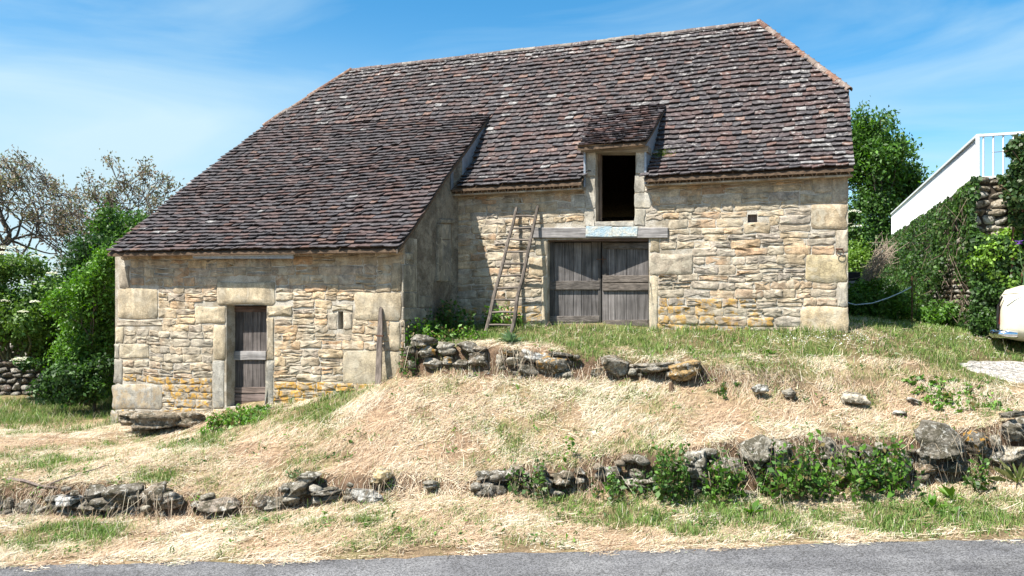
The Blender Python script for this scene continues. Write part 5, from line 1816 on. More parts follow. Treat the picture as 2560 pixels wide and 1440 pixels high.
# flowering stems in front of the rubble wall
shrub("elder_shoot", (20, 895, 110, 930), 19.4, "elder shoot with white flower heads in front of the rubble wall", "bush", None, GP_MID, 700, 0.10, 55, 0.5, 8, flowers=5)

# ------------------------------------------------------------------ right background
def rp(px, py, d): return P(px, py, d) * np.array([1, 1, 0])
tree("cherry_tree", rp(2165, 900, 38.0) + np.array([0, 0, 2.3]), "tall green cherry tree behind the right end of the barn", "tree", None, GP_MID + GP_BRIGHT[:1], 17000, 0.22, 61, trunk=0.16, length=1.8, depth=5,
     spread=0.42, clump=0.32, up=0.3, fit=(3.6, 3.0, 9.6), aspect=0.45, droop=0.8)
tree("cherry_tree", rp(2262, 900, 39.0) + np.array([0, 0, 2.3]), "shorter cherry tree left of the white fence", "tree", None, GP_MID, 10000, 0.22, 63, trunk=0.14, length=1.5, depth=5,
     spread=0.42, clump=0.30, up=0.3, fit=(2.6, 2.4, 7.0), aspect=0.45, droop=0.8)
shrub("light_bush", (2075, 548, 2222, 760), 27.0, "light green bush between the barn corner and the white fence", "bush", None, GP_LIME, 12000, 0.10, 67, 1.6, 36, zbase=2.0)
shrub("dark_bush", (2080, 430, 2300, 720), 36.5, "dark green bush under the cherry trees behind the light bush", "bush", None, GP_MID, 15000, 0.17, 68, 2.6, 50, zbase=2.8)
shrub("nettle_patch", (2118, 700, 2320, 830), 17.6, "green nettles at the foot of the ivy wall beside the barn corner", "weeds", None, GP_BRIGHT, 9000, 0.09, 71, 1.6, 34, zbase=2.2, aspect=0.4)
# dry brush
r = np.random.default_rng(5)
S = []
for i in range(420):
    k = r.random()
    c0 = P(2214 - 75 * k + r.normal(0, 10), 628 + 112 * k + r.normal(0, 14), 20.5 + r.uniform(-.5, .5))
    an = r.normal(-2.3, 0.55); L = r.uniform(0.25, 0.7)
    dv = np.array([cos(an), r.normal(0, .4), sin(an)]) * L
    S.append((c0 - dv / 2, c0 + dv / 2 + r.normal(0, .04, 3), 0.006, 0.003))
V, Fq = seg_mesh(S, 0.004, 3)
obj("dry_brush", V, Fq, M['bark'], col=np.array((0.33, 0.27, 0.21)), label="heap of pale dry bramble stems hanging left of the white fence", cat="brush", kind="stuff")
shrub("elder_shoot", (2118, 492, 2160, 560), 21.0, "elder shoot with one white flower head right of the barn wall", "bush", None, GP_MID, 500, 0.11, 73, 0.5, 8, flowers=4, zbase=4.6, stems=4)
# low dark trough edge seen past the barn corner
V, Fc = bevel_box([P(2118, 702, 20.3), P(2152, 702, 20.3), P(2152, 680, 20.3), P(2118, 680, 20.3)], [P(2118, 702, 20.3) + [0, .6, 0], P(2152, 702, 20.3) + [0, .6, 0], P(2152, 680, 20.3) + [0, .6, 0], P(2118, 680, 20.3) + [0, .6, 0]], 0.02)
V2 = V.copy(); V2[:, 2] -= 0.22
e = empty("concrete_trough", P(2135, 740, 20.5), "grey concrete block with dark cap past the barn corner", "block")
obj("cap", V, Fc, M['rubber'], e)
V3 = V.copy(); zt = V3[:, 2].min(); V3[:, 2] = np.where(V3[:, 2] < zt + 0.1, 2.0, zt - 0.002)
obj("block", V3, Fc, mat_plain("concrete", (0.33, 0.32, 0.31), 0.9, 0.1, 0, 15, 0.2), e)

# retaining wall, running back parallel to the gable
RW0 = np.array([(2436 - 1280) * 15.5 / F, 15.5])
ZRW = P(2436, 446, 15.5)[2]
kfar = (2224 - 1280) / F
Lf = (RW0[0] - kfar * RW0[1]) / (kfar * NB[1] - NB[0])
def RW(s, o, z):
    """s back along the wall, o to the right across it"""
    return np.array([RW0[0] + s * NB[0] + o * UX[0], RW0[1] + s * NB[1] + o * UX[1], z])
rw = empty("retaining_wall", RW(2, 0.3, 2.3), "tall stone retaining wall overgrown with ivy at right", "stone wall")
Z0 = 1.4
def rbox(s0, s1, o0, o1, z0, z1): 
    return hexa([RW(s0, o0, z0), RW(s0, o1, z0), RW(s0, o1, z1), RW(s0, o0, z1)], [RW(s1, o0, z0), RW(s1, o1, z0), RW(s1, o1, z1), RW(s1, o0, z1)])
obj("wall_core", *rbox(0.05, Lf, 0.05, 7.0, Z0, ZRW - 0.02), M['rubblecore'], rw)
r = np.random.default_rng(15)
WALLC = [(0.34, 0.29, 0.22), (0.40, 0.36, 0.29), (0.28, 0.24, 0.19), (0.36, 0.28, 0.19), (0.43, 0.41, 0.36)]
z = 2.0
while z < ZRW - 0.03:
    h = r.uniform(0.09, 0.20)
    h = min(h, ZRW - z)
    o = -0.02
    while o < 1.9:                            # front face
        w = r.uniform(0.13, 0.42)
        c = RW(0.07 + r.uniform(-.02, .02), o + w / 2, z + h / 2 + r.normal(0, .01))
        boulder(c, w * 0.54, 0.10, h * 0.56, rw, "stone", np.array(WALLC[r.integers(5)]) * r.uniform(.85, 1.15), 0.0, 0.9, rotz=-TH, sub=2, tilt=0.03)
        o += w
    s = 0.25
    while s < 5.5:                           # flank
        w = r.uniform(0.25, 0.5)
        if z < 4.2:
            c = RW(s + w / 2, 0.06, z + h / 2)
            boulder(c, w * 0.5, 0.12, h * 0.5, rw, "stone", np.array(WALLC[r.integers(5)]) * r.uniform(.85, 1.15), 0.0, 0.9, rotz=pi / 2 - TH, sub=2, tilt=0.03)
        s += w
    z += h
# white fence of ribbed sheets on the wall
HF = P(2450, 336, 15.5)[2] - ZRW
fen = empty("white_metal_fence", RW(1, 0.1, ZRW), "white corrugated metal fence and railing on top of the ivy wall", "fence")
nsh = 6
for k in range(nsh):
    s0, s1 = Lf * (k / nsh) ** 1.0, Lf * ((k + 1) / nsh)
    m = int((s1 - s0) / 0.11)
    V = []; Fc = []
    for i in range(m * 2 + 1):
        s = s0 + (s1 - s0) * i / (m * 2) + (0.004 if i == 0 else 0) - (0.004 if i == m * 2 else 0)
        o = 0.06 + (0.0 if (i % 2 == 0) else 0.035)
        V += [RW(s, o, ZRW - 0.08), RW(s, o, ZRW + HF - 0.05), RW(s, o + 0.012, ZRW - 0.08), RW(s, o + 0.012, ZRW + HF - 0.05)]
    n = len(V) // 4
    for i in range(n - 1):
        b = 4 * i; c = b + 4
        Fc += [(b, c, c + 1, b + 1), (b + 2, b + 3, c + 3, c + 2), (b + 1, c + 1, c + 3, b + 3)]
    obj("fence_sheet", np.array(V), Fc, M['white'], fen)
V, Fc = rbox(-0.02, Lf, 0.03, 0.12, ZRW + HF - 0.05, ZRW + HF); obj("top_rail", V, Fc, M['white'], fen)
V, Fc = rbox(-0.02, 0.05, 0.122, 1.6, ZRW + HF - 0.05, ZRW + HF - 0.004); obj("top_rail", V, Fc, M['white'], fen)
V, Fc = rbox(-0.01, 0.04, 0.124, 1.6, ZRW + 0.0, ZRW + 0.03); obj("bottom_rail", V, Fc, M['white'], fen)
for k in range(7):
    o = 0.16 + 0.17 * k
    V, Fc = tube([RW(0.015, o, ZRW + 0.03), RW(0.015, o, ZRW + HF - 0.05)], 0.016, 6)
    obj("baluster", V, Fc, M['white'], fen)
V, Fc = rbox(-0.015, 0.045, 0.025, 0.085, ZRW - 0.05, ZRW + HF - 0.05); obj("corner_post", V, Fc, M['white'], fen)

# ivy over the flank and the front
def ivy_patch(name, label, n, fun, pal, size, seed, grp=None, droop=0.6):
    r = np.random.default_rng(seed)
    C, NBs = fun(r, n)
    m = len(C)
    V, Fq, col = leaves(C, size, leafcols(pal, m, r, 0.35), r, 0.2, 0.85, nbias=NBs, droop=droop)
    e = obj(name, V, Fq, M['leaf'], col=col, label=label, cat="ivy", group=grp)
    return e
lft = -u3
S = []
r = np.random.default_rng(84)
for i in range(170):
    s_ = Lf * r.random() ** 1.6; z_ = r.uniform(2.3, ZRW - 0.3); L_ = r.uniform(.15, .6)
    p0 = RW(s_, -0.04 - 0.2 * r.random(), z_); S.append((p0, p0 + np.array([r.normal(0, .15), r.normal(0, .2), L_ * r.choice([-.8, 1])]), 0.006, 0.003))
V, Fq = seg_mesh(S, 0.004, 3)
obj("ivy_twigs", V, Fq, M['bark'], col=np.array((0.22, 0.17, 0.13)), kind="stuff", label="bare brown ivy twigs on the retaining wall flank")
def flank(r, n):
    s = r.uniform(0, Lf * 0.98, n) ** 1.0
    s = Lf * r.uniform(0, 1, n) ** 1.5
    z = 2.2 + (ZRW - 2.22) * r.uniform(0, 1.0, n)
    den = fbm(s * 0.8, z * 1.1, 5, 3)
    # bare patch low in the middle
    bare = np.exp(-(((s - 1.9) / 1.1) ** 2 + ((z - 3.1) / 0.55) ** 2))
    keep = (den - 0.7 * bare + 0.06 + 0.10 * r.random(n)) > 0.45
    s, z, den = s[keep], z[keep], den[keep]
    o = 0.0 - 0.30 * r.uniform(0, 1, len(s)) ** 0.7 * (0.15 + 1.1 * sstep(.35, .7, den)) * (1 - 0.85 * sstep(ZRW - 0.6, ZRW, z))
    C = np.stack([RW0[0] + s * NB[0] + o * UX[0], RW0[1] + s * NB[1] + o * UX[1], z], 1)
    return C, np.tile(lft * 1.2, (len(C), 1))
ivy_patch("wall_ivy", "dark ivy covering the long flank of the retaining wall", 21000, flank, GP_DARK + GP_MID + [(0.07, 0.095, 0.03), (0.06, 0.12, 0.025)], 0.075, 81)
def front(r, n):
    o = r.uniform(-0.1, 3.2, n); z = 2.0 + (ZRW - 2.0) * r.uniform(0, 1.0, n)
    den = fbm(o * 1.5, z * 1.5, 15, 3)
    bare = np.exp(-(((o - 0.38) / 0.38) ** 4 + ((z - (ZRW - 0.62)) / 0.62) ** 4))
    keep = (den - 0.8 * bare) > 0.22
    o, z, den = o[keep], z[keep], den[keep]
    s = -0.05 - 0.30 * r.uniform(0, 1, len(o)) ** 0.8 * (0.4 + den)
    C = np.stack([RW0[0] + s * NB[0] + o * UX[0], RW0[1] + s * NB[1] + o * UX[1], z], 1)
    return C, np.tile(np.array([-NB[0], -NB[1], 0.3]) * 1.2, (len(C), 1))
ivy_patch("wall_ivy", "ivy hanging down the near end of the retaining wall", 14000, front, GP_DARK + GP_MID, 0.085, 82)
# big ivy mass rising above the railing at the right edge
r = np.random.default_rng(83)
n = 15000
k = r.integers(40, size=n)
cen = []
for i in range(40):
    px = r.uniform(2512, 2680) if i < 20 else r.uniform(2540, 2680); top = np.interp(px, [2490, 2520, 2560, 2680], [390, 335, 300, 250])
    py = r.uniform(top + 22, 540 if i < 20 else 660); cen.append(P(px, py, 14.75 + r.uniform(-.1, .35)))
cen = np.array(cen); dv = r.normal(0, 1, (n, 3)); dv /= np.linalg.norm(dv, axis=1, keepdims=True)
C = cen[k] + dv * (r.uniform(0.15, 0.27, 40)[k] * r.uniform(.3, 1.05, n))[:, None]
V, Fq, col = leaves(C, 0.085, leafcols(GP_DARK + [(0.06, 0.085, 0.025)], n, r, .35), r, 0.2, 0.85, nbias=dv * .8, droop=.6)
e = empty("ivy_mass", P(2600, 860, 15.2), "tall dark ivy mass climbing above the railing at the right edge", "ivy")
obj("foliage", V, Fq, M['leaf'], e, col=col)
S = []
for i in range(16):
    p0 = P(2540 + r.uniform(-20, 120), 800, 15.15); S.append((p0, cen[i], 0.03, 0.012))
for i in range(26):
    p0 = cen[r.integers(40)]; S.append((p0, p0 + np.array([r.normal(-.15, .15), -0.1, r.uniform(-.1, .35)]), 0.008, 0.003))
V, Fq = seg_mesh(S); obj("ivy_stems", V, Fq, M['bark'], e, col=np.array((0.16, 0.09, 0.06)), kind="stuff")
shrub("creeper_bush", (2445, 555, 2640, 720), 15.0, "lime green creeper on the near end of the ivy wall", "bush", None, GP_LIME, 5000, 0.085, 85, 0.5, 26, zbase=3.1, stems=6)
shrub("wall_weeds", (2430, 690, 2600, 850), 15.0, "dark tangle of weeds at the wall foot behind the cream car", "weeds", None, GP_DARK + GP_MID, 6000, 0.075, 86, 0.6, 30, zbase=2.15)
shrub("wall_weeds", (2290, 765, 2440, 835), 16.4, "green weeds at the wall foot below the white fence", "weeds", None, GP_MID + GP_BRIGHT, 2600, 0.075, 87, 0.7, 30, zbase=2.3)

# iris clump behind the car
r = np.random.default_rng(91)
ib = P(2585, 730, 14.75); e = empty("iris_plant", ib, "purple iris with sword leaves behind the cream car", "flower")
mb = MB()
for i in range(26):
    an = r.uniform(0, 2 * pi); ln = r.uniform(0.3, 0.6); out = r.uniform(0.1, 0.38)
    p0 = ib + np.array([r.normal(0, .08), r.normal(0, .06), -0.1]); tip = p0 + np.array([cos(an) * out, sin(an) * out * .6, ln]); mid = (p0 + tip) / 2 + np.array([0, 0, .06])
    sd = np.array([-sin(an), cos(an), 0]) * 0.024
    mb.add([p0 - sd, p0 + sd, mid + sd, mid - sd, tip], [(0, 1, 2, 3), (3, 2, 4)], np.array((0.10, 0.19, 0.09)) * r.uniform(.8, 1.3))
mb.build("sword_leaf", M['leaf'], e, kind="stuff")
ip = P(2547, 604, 14.7)
V, Fc = tube([ib + [0, 0, 0], P(2553, 660, 14.7), ip], 0.008, 5); obj("flower_stem", V, Fc, M['leaf'], e, col=(0.12, 0.22, 0.08))
mb = MB()
for k in range(6):
    an = k * pi / 3; dv = np.array([cos(an), sin(an) * .7, 0.2 if k % 2 else -0.75]); dv /= np.linalg.norm(dv)
    sd = np.cross(dv, [0, 0.2, 1.0]); sd /= np.linalg.norm(sd); L = 0.085
    mb.add([ip, ip + dv * L * .6 + sd * .035, ip + dv * L, ip + dv * L * .6 - sd * .035], [(0, 1, 2, 3)], (0.16, 0.10, 0.33) if k % 2 else (0.09, 0.03, 0.20))
mb.build("flower", M['leaf'], e)

# hose and its post
hp = [(2100, 752), (2140, 762), (2180, 758), (2220, 745), (2255, 730), (2281, 716)]
V, Fc = tube([P(x, y, 17.2 - 0.002 * (x - 2100)) for x, y in hp], 0.012, 6)
obj("garden_hose", V, Fc, M['hose'], label="pale blue hose sagging from the barn corner to a thin post", cat="hose")
pb = P(2280, 690, 16.83)
V, Fc = tube([(pb[0], pb[1], 2.2), tuple(pb)], 0.014, 6)
obj("thin_post", V, Fc, M['iron'], label="thin dark post holding the blue hose by the ivy wall", cat="post")

# ------------------------------------------------------------------ car (mostly out of frame)
car_o = np.array([P(2497, 836, 14.1)[0], 14.25, 0]); cg = gz(car_o[0] + 1.2, 13.8) + 0.02 
car = empty("parked_car", (car_o[0] + 2.3, 13.7, cg), "cream vintage car with chrome bumper at the right edge", "car")
CYAW = radians(33)
def car_p(x, y, z): return np.array([car_o[0] + 0.05 + x * cos(CYAW) + y * sin(CYAW), 14.2 - x * sin(CYAW) + y * cos(CYAW), cg + z * 1.06])
# x from tail (0) to nose (4.3); y 0 (near side) .. 1.65
st = [(0.02, 0.42, 1.10, 0.30), (0.10, 0.36, 1.22, 0.10), (0.35, 0.32, 1.30, 0.02), (0.9, 0.30, 1.34, 0.0), (1.3, 0.30, 1.36, 0.0), (2.0, 0.30, 1.36, 0.0), (3.0, 0.30, 1.30, 0.0), (3.9, 0.32, 1.20, 0.05), (4.25, 0.40, 1.05, 0.2), (4.32, 0.5, 0.9, 0.35)]
V = []; Fc = []; K = 20
for (x, zb, zt, inn) in st:
    w = 1.62 - 2 * inn; zc = (zb + zt) / 2; hh = (zt - zb) / 2
    for k in range(K):
        an = 2 * pi * k / K
        ca, sa = cos(an), sin(an)
        e = 0.42
        V.append(car_p(x, 0.82 + math.copysign(abs(ca) ** e, ca) * w / 2 * (1 - 0.05 * max(0, sa)), zc + math.copysign(abs(sa) ** 0.55, sa) * hh))
for i in range(len(st) - 1):
    for k in range(K):
        k2 = (k + 1) % K
        Fc.append((i * K + k, i * K + k2, (i + 1) * K + k2, (i + 1) * K + k))
V += [np.mean(V[:K], axis=0), np.mean(V[-K:], axis=0)]; nV = len(V)
Fc += [(nV - 2, (k + 1) % K, k) for k in range(K)] + [(nV - 1, nV - 2 - K + k, nV - 2 - K + (k + 1) % K) for k in range(K)]
obj("body", np.array(V), Fc, M['cream'], car, smooth=True)
# cabin
cab = [(1.05, 1.30, 0.10), (1.45, 1.72, 0.22), (2.4, 1.76, 0.24), (2.95, 1.28, 0.12)]
V = []; 
for (x, z, inn) in cab:
    V += [car_p(x, inn, z), car_p(x, 1.64 - inn, z)]
V += [car_p(1.05, 0.1, 1.25), car_p(1.05, 1.54, 1.25), car_p(2.95, 0.1, 1.22), car_p(2.95, 1.54, 1.22)]
obj("cabin", np.array(V), [(0, 1, 3, 2), (2, 3, 5, 4), (4, 5, 7, 6), (0, 2, 4, 6, 10, 8), (1, 9, 11, 7, 5, 3)], M['cream'], car)
for y, s in ((0.14, -1), (1.50, 1)):
    V = [car_p(1.32, y - 0.02 * -s if False else y + s * 0.03, 1.36), car_p(2.75, y + s * 0.03, 1.34), car_p(2.38, y + s * -0.055, 1.66), car_p(1.52, y + s * -0.055, 1.66)]
    obj("side_window", V, [(0, 1, 2, 3)], M['glass'], car)
V, Fc = tube([car_p(-0.045, 0.02, 0.46), car_p(-0.07, 0.25, 0.46), car_p(-0.08, 0.82, 0.46), car_p(-0.07, 1.4, 0.46), car_p(-0.045, 1.62, 0.46)], [0.07, 0.085, 0.085, 0.085, 0.07], 10)
obj("bumper", V, Fc, M['chrome'], car, smooth=True)
V, Fc = tube([car_p(-0.05, 0.03, 0.46), car_p(0.05, -0.035, 0.46), car_p(0.30, -0.05, 0.46)], [0.07, 0.082, 0.065], 10)
obj("bumper_end", V, Fc, M['chrome'], car, smooth=True)
for yy in (0.30, 1.22):
    V, Fc = bevel_box([car_p(0.0, yy, 0.62), car_p(0.0, yy + .13, 0.62), car_p(0.02, yy + .13, 0.95), car_p(0.02, yy, 0.95)], [car_p(0.2, yy, 0.62), car_p(0.2, yy + .13, 0.62), car_p(0.2, yy + .13, 1.02), car_p(0.2, yy, 1.02)], 0.015)
    obj("tail_lamp", V, Fc, M['redlamp'], car)
V, Fc = tube([car_p(0.075, -0.005, 1.14), car_p(0.35, 0.035, 1.165), car_p(1.0, 0.035, 1.18), car_p(2.0, 0.02, 1.2)], 0.008, 5)
obj("lid_seam", V, Fc, M['rubber'], car)
V, Fc = tube([car_p(0.0, 0.36, 0.55), car_p(-0.015, 0.30, 0.75), car_p(0.0, 0.27, 0.95), car_p(0.06, 0.16, 1.10)], 0.022, 6)
obj("corner_trim", V, Fc, M['rubber'], car)
for x in (0.95, 3.4):
    for y in (0.10, 1.54):
        Vt = []; Ft = []; n = 20
        for yy, rr in ((-0.09, 0.28), (-0.09, 0.20), (0.09, 0.33), (0.0, 0.34), (-0.07, 0.33)):
            pass
        prof = [(-0.09, 0.20), (-0.09, 0.28), (-0.06, 0.33), (0.06, 0.33), (0.09, 0.28), (0.09, 0.20)]
        for yy, rr in prof:
            for k in range(n): Vt.append(car_p(x + rr * cos(2 * pi * k / n), y + yy, 0.33 + rr * sin(2 * pi * k / n)))
        for i in range(len(prof) - 1):
            for k in range(n): Ft.append((i * n + k, i * n + (k + 1) % n, (i + 1) * n + (k + 1) % n, (i + 1) * n + k))
        tyre = obj("wheel", np.array(Vt), Ft, M['rubber'], car, smooth=True)
        Vt = [car_p(x, y - 0.07, 0.33)] + [car_p(x + 0.2 * cos(2 * pi * k / n), y - 0.05, 0.33 + 0.2 * sin(2 * pi * k / n)) for k in range(n)] + [car_p(x + 0.2 * cos(2 * pi * k / n), y + 0.06, 0.33 + 0.2 * sin(2 * pi * k / n)) for k in range(n)]
        Ft = [(0, 1 + k, 1 + (k + 1) % n) for k in range(n)] + [(1 + k, n + 1 + k, n + 1 + (k + 1) % n, 1 + (k + 1) % n) for k in range(n)] + [tuple(range(n + 1, 2 * n + 1))]
        obj("hub_cap", np.array(Vt), Ft, M['chrome'], tyre)

# ------------------------------------------------------------------ weeds on the plot
def weed(px0, py0, px1, py1, d, n, size, label, pal=None, seed=1, depthm=0.4, clumps=20):
    r = np.random.default_rng(seed)
    pal = pal or GP_MID + GP_BRIGHT[:2]
    w = (px1 - px0) * d / F; h = (py1 - py0) * d / F
    c = P((px0 + px1) / 2, py1, d)
    e = empty("weed_clump", (c[0], d, gz(c[0], d)), label, "weeds", "weed clumps on the slope")
    ns = max(7, n // 40); S = []; C = []; sz = []; CS = []
    for i in range(ns):
        x = c[0] + r.uniform(-0.5, 0.5) * w; y = d + r.uniform(-0.15, 1.0) * depthm
        b = np.array([x, y, gz(x, y) - 0.02])
        topz = c[2] + h * (0.25 + 0.75 * r.random() ** 0.8) * (1 - 0.5 * abs((x - c[0]) / w * 2) ** 2.5)
        hh = max(0.06, topz - b[2])
        tip = b + np.array([r.normal(0, 0.16) * hh + r.normal(0, .02), -abs(r.normal(0, 0.25)) * hh, hh])
        mid = (b + tip) / 2 + np.array([r.normal(0, .04), 0, hh * .1])
        S += [(b, mid, 0.004, 0.0035), (mid, tip, 0.0035, 0.002)]
        size_ = size * 1.25; k = max(5, int(13 + r.normal(0, 4))); tone = r.uniform(0.7, 1.3)
        col = np.array(pal[r.integers(len(pal))])
        for j in range(k):
            q = (j + r.random()) / k
            q = 0.15 + 0.85 * q
            p = (b * (1 - q) ** 2 + 2 * mid * q * (1 - q) + tip * q * q)
            an = j * 2.4 + r.normal(0, .4); out = size * r.uniform(.5, 1.0) * (1.15 - 0.5 * q)
            C.append(p + np.array([cos(an) * out, sin(an) * out, r.normal(0, .01)])); sz.append(size_ * (1.25 - 0.5 * q) * r.uniform(.6, 1.3)); CS.append(np.array((0.24, 0.19, 0.08)) * r.uniform(.5, 1.2) if r.random() < 0.10 else col * tone * r.uniform(.7, 1.25))
    V, Fq = seg_mesh(S, 0.0025, 4)
    obj("stems", V, Fq, M['bark'], e, col=np.array((0.11, 0.11, 0.05)), kind="stuff")
    V, Fq, col = leaves(np.array(C), np.array(sz), np.array(CS), r, 0.55, 0.6, droop=0.5)
    obj("foliage", V, Fq, M['leaf'], e, col=col)
weed(1642, 1090, 1730, 1222, 11.05, 1500, 0.07, "leafy weed clump at the left end of the right low wall", seed=201, depthm=.5)
weed(1772, 1112, 1852, 1215, 11.05, 800, 0.08, "nettle clump between the pale stone and the upright grey stone", seed=202, depthm=.4)
weed(1925, 1072, 2105, 1222, 11.0, 2300, 0.085, "largest nettle clump hanging over the right low wall", seed=203, depthm=.5, clumps=34)
weed(2125, 1072, 2285, 1205, 11.0, 1800, 0.08, "bramble clump over dark gaps left of the big boulder in the low wall", seed=204, depthm=.5, clumps=30)
weed(2322, 972, 2520, 1066, 12.2, 2300, 0.07, "bright nettle patch on the bank above the right low wall", GP_BRIGHT, 205, depthm=.8, clumps=34)
weed(2420, 1136, 2480, 1192, 11.0, 400, 0.07, "small bramble sprig right of the big boulder in the low wall", seed=206, depthm=.3, clumps=10)
weed(1277, 1128, 1365, 1208, 11.2, 700, 0.06, "pale weed clump growing from the middle of the low wall", GP_MID + [(0.16, 0.22, 0.09)], 207, depthm=.4, clumps=16)
weed(1490, 1158, 1552, 1222, 11.1, 450, 0.065, "small weed clump on the low wall below the tall sprout", seed=208, depthm=.3, clumps=10)
weed(1580, 1165, 1640, 1205, 11.2, 220, 0.055, "sparse weeds just left of the leafy weed clump", seed=216, depthm=.3, clumps=8)
weed(500, 1022, 650, 1104, 14.75, 5200, 0.07, "bright low nettle bush below the stable door", GP_BRIGHT, 209, depthm=1.0, clumps=32)
weed(1000, 788, 1130, 862, 14.9, 2600, 0.07, "leafy bush at the right corner of the lean-to", GP_BRIGHT, 210, depthm=.6, clumps=28)
weed(1060, 742, 1180, 815, 15.7, 1800, 0.08, "shaded elder shoots in the corner between lean-to and facade", GP_MID, 211, depthm=.7, clumps=22)
weed(1120, 800, 1215, 850, 15.0, 900, 0.06, "low weeds left of the ladder foot", GP_BRIGHT, 212, depthm=.5, clumps=16)
weed(1212, 742, 1304, 815, 16.35, 700, 0.085, "leafy plant behind the ladder", GP_BRIGHT, 213, depthm=.25, clumps=14)
weed(1000, 850, 1040, 935, 14.55, 800, 0.055, "grassy weeds against the lean-to corner beside the terrace wall", GP_MID, 214, depthm=.3, clumps=14)
weed(1800, 945, 1860, 985, 12.9, 260, 0.055, "small weed on the bank left of the white stone", GP_MID, 217, depthm=.3, clumps=8)
weed(720, 1160, 745, 1190, 11.75, 140, 0.05, "small pale weed above the left low wall", [(0.16, 0.22, 0.10)], 218, depthm=.15, clumps=6)

def rosette(px, py, d, R, n, label, pal, seed, hgt=0.5, wid=0.14):
    r = np.random.default_rng(seed)
    X = (px - 1280) * d / F; b = np.array([X, d, gz(X, d)])
    mb = MB()
    for i in range(n):
        an = r.uniform(0, 2 * pi); L = R * r.uniform(.6, 1.1); el = r.uniform(0.2, 1.1) * hgt
        dv = np.array([cos(an) * cos(el), sin(an) * cos(el), sin(el)]); sd = np.array([-sin(an), cos(an), 0]) * L * wid
        m = b + dv * L * .5 + [0, 0, L * .10]; t = b + dv * L - [0, 0, L * .08]
        c = np.array(pal[r.integers(len(pal))]) * r.uniform(.8, 1.25)
        mb.add([b, m - sd, t, m + sd], [(0, 1, 2), (0, 2, 3)], c)
    return mb.build("leaf_rosette", M['leaf'], label=label, cat="plant", group="leaf rosettes in the turf", origin=b)
BLG = [(0.13, 0.21, 0.10), (0.16, 0.24, 0.13)]
rosette(1280, 850, 14.7, 0.42, 22, "grey-green thistle rosette below the ladder", BLG, 301, 0.9, .10)
rosette(875, 1122, 12.6, 0.13, 9, "small dock rosette in straw on the middle slope", GP_MID, 302, 1.0)
rosette(2330, 1272, 10.6, 0.30, 9, "broad dock leaves on the verge below the right low wall", GP_BRIGHT, 303, 1.2, .17)
rosette(2380, 1250, 10.9, 0.34, 8, "upright dock leaves below the big boulder", GP_LIME, 304, 1.6, .14)
rosette(1030, 1357, 9.85, 0.14, 12, "dark green dandelion rosette near the road in the centre", GP_MID, 305, .6, .14)
rosette(1225, 1340, 9.95, 0.16, 12, "dandelion rosette near the road right of the centre", GP_MID, 306, .5, .14)
rosette(1880, 1275, 10.6, 0.26, 14, "leafy rosette on the verge under the largest nettle clump", GP_BRIGHT, 307, .8, .16)
rosette(2380, 1300, 10.3, 0.24, 12, "plantain rosette low on the right verge", GP_MID, 308, .7, .15)
rosette(2545, 1190, 11.1, 0.45, 26, "clump of long pale sedge leaves at the right edge", [(0.24, 0.25, 0.10), (0.15, 0.19, 0.06)], 309, 1.0, .05)
rosette(1930, 896, 13.9, 0.16, 12, "dandelion rosette in the terrace turf", GP_BRIGHT, 310, .7, .14)
# tall sprout
X, Y = pix_to_ground(1424, 1160); b = np.array([X, Y, gz(X, Y)]); top = P(1432, 1092, Y)
e = empty("tall_sprout", b, "single upright leafy sprout above the middle of the low wall", "plant")
V, Fc = tube([b, (b + top) / 2 + [0.01, 0, 0], top], [0.006, 0.005, 0.003], 5); obj("stem", V, Fc, M['leaf'], e, col=(0.10, 0.17, 0.04))
r = np.random.default_rng(8); C = []
for i in range(16):
    k = 0.15 + 0.85 * i / 15; C.append(b + (top - b) * k + np.array([r.normal(0, .05), r.normal(0, .05), 0]))
V, Fq, col = leaves(np.array(C), 0.10, leafcols(GP_BRIGHT, 16, r), r, .5, .6); obj("foliage", V, Fq, M['leaf'], e, col=col)

# moss on the roof by the dormer foot
r = np.random.default_rng(12); n = 500
mt_, ma_ = find_t(1652, 388)
C = []
for i in range(n):
    a = ma_ + r.normal(0, .10); t = mt_ + r.normal(0, .06); C.append(B(a, t, float(zmain(t)) + 0.03 + r.uniform(0, .03)))
V, Fq, col = leaves(np.array(C), 0.03, leafcols([(0.07, 0.10, 0.02), (0.11, 0.15, 0.03)], n, r), r, .5, .6)
obj("roof_moss", V, Fq, M['leaf'], main_roof, col=col, kind="stuff")

# ------------------------------------------------------------------ straw and grass
r = np.random.default_rng(400)
def inside_barn(X, Y):
    dx, dy = X - C0[0], Y - C0[1]
    a = -(dx * UX[0] + dy * UX[1]); t = dx * NB[0] + dy * NB[1]
    return ((a > -0.02) & (a < A_J) & (t > -0.02)) | ((a >= A_J - 0.02) & (a < A_LL) & (t > TL - 0.01))
def in_gravel(X, Y):
    c = GRAV.mean(0); an = np.arctan2(Y - c[1], X - c[0]); ra = np.arctan2(GRAV[:, 1] - c[1], GRAV[:, 0] - c[0]); rr = np.hypot(GRAV[:, 0] - c[0], GRAV[:, 1] - c[1])
    o = np.argsort(ra); R = np.interp(an, ra[o], rr[o], period=2 * pi)
    return np.hypot(X - c[0], Y - c[1]) < R
def scatter(n, ylo, yhi):
    Y = r.uniform(ylo ** 0.5, yhi ** 0.5, n) ** 2
    hw = 0.69 * Y + 2.0
    X = r.uniform(-1, 1, n) * hw
    return X, Y
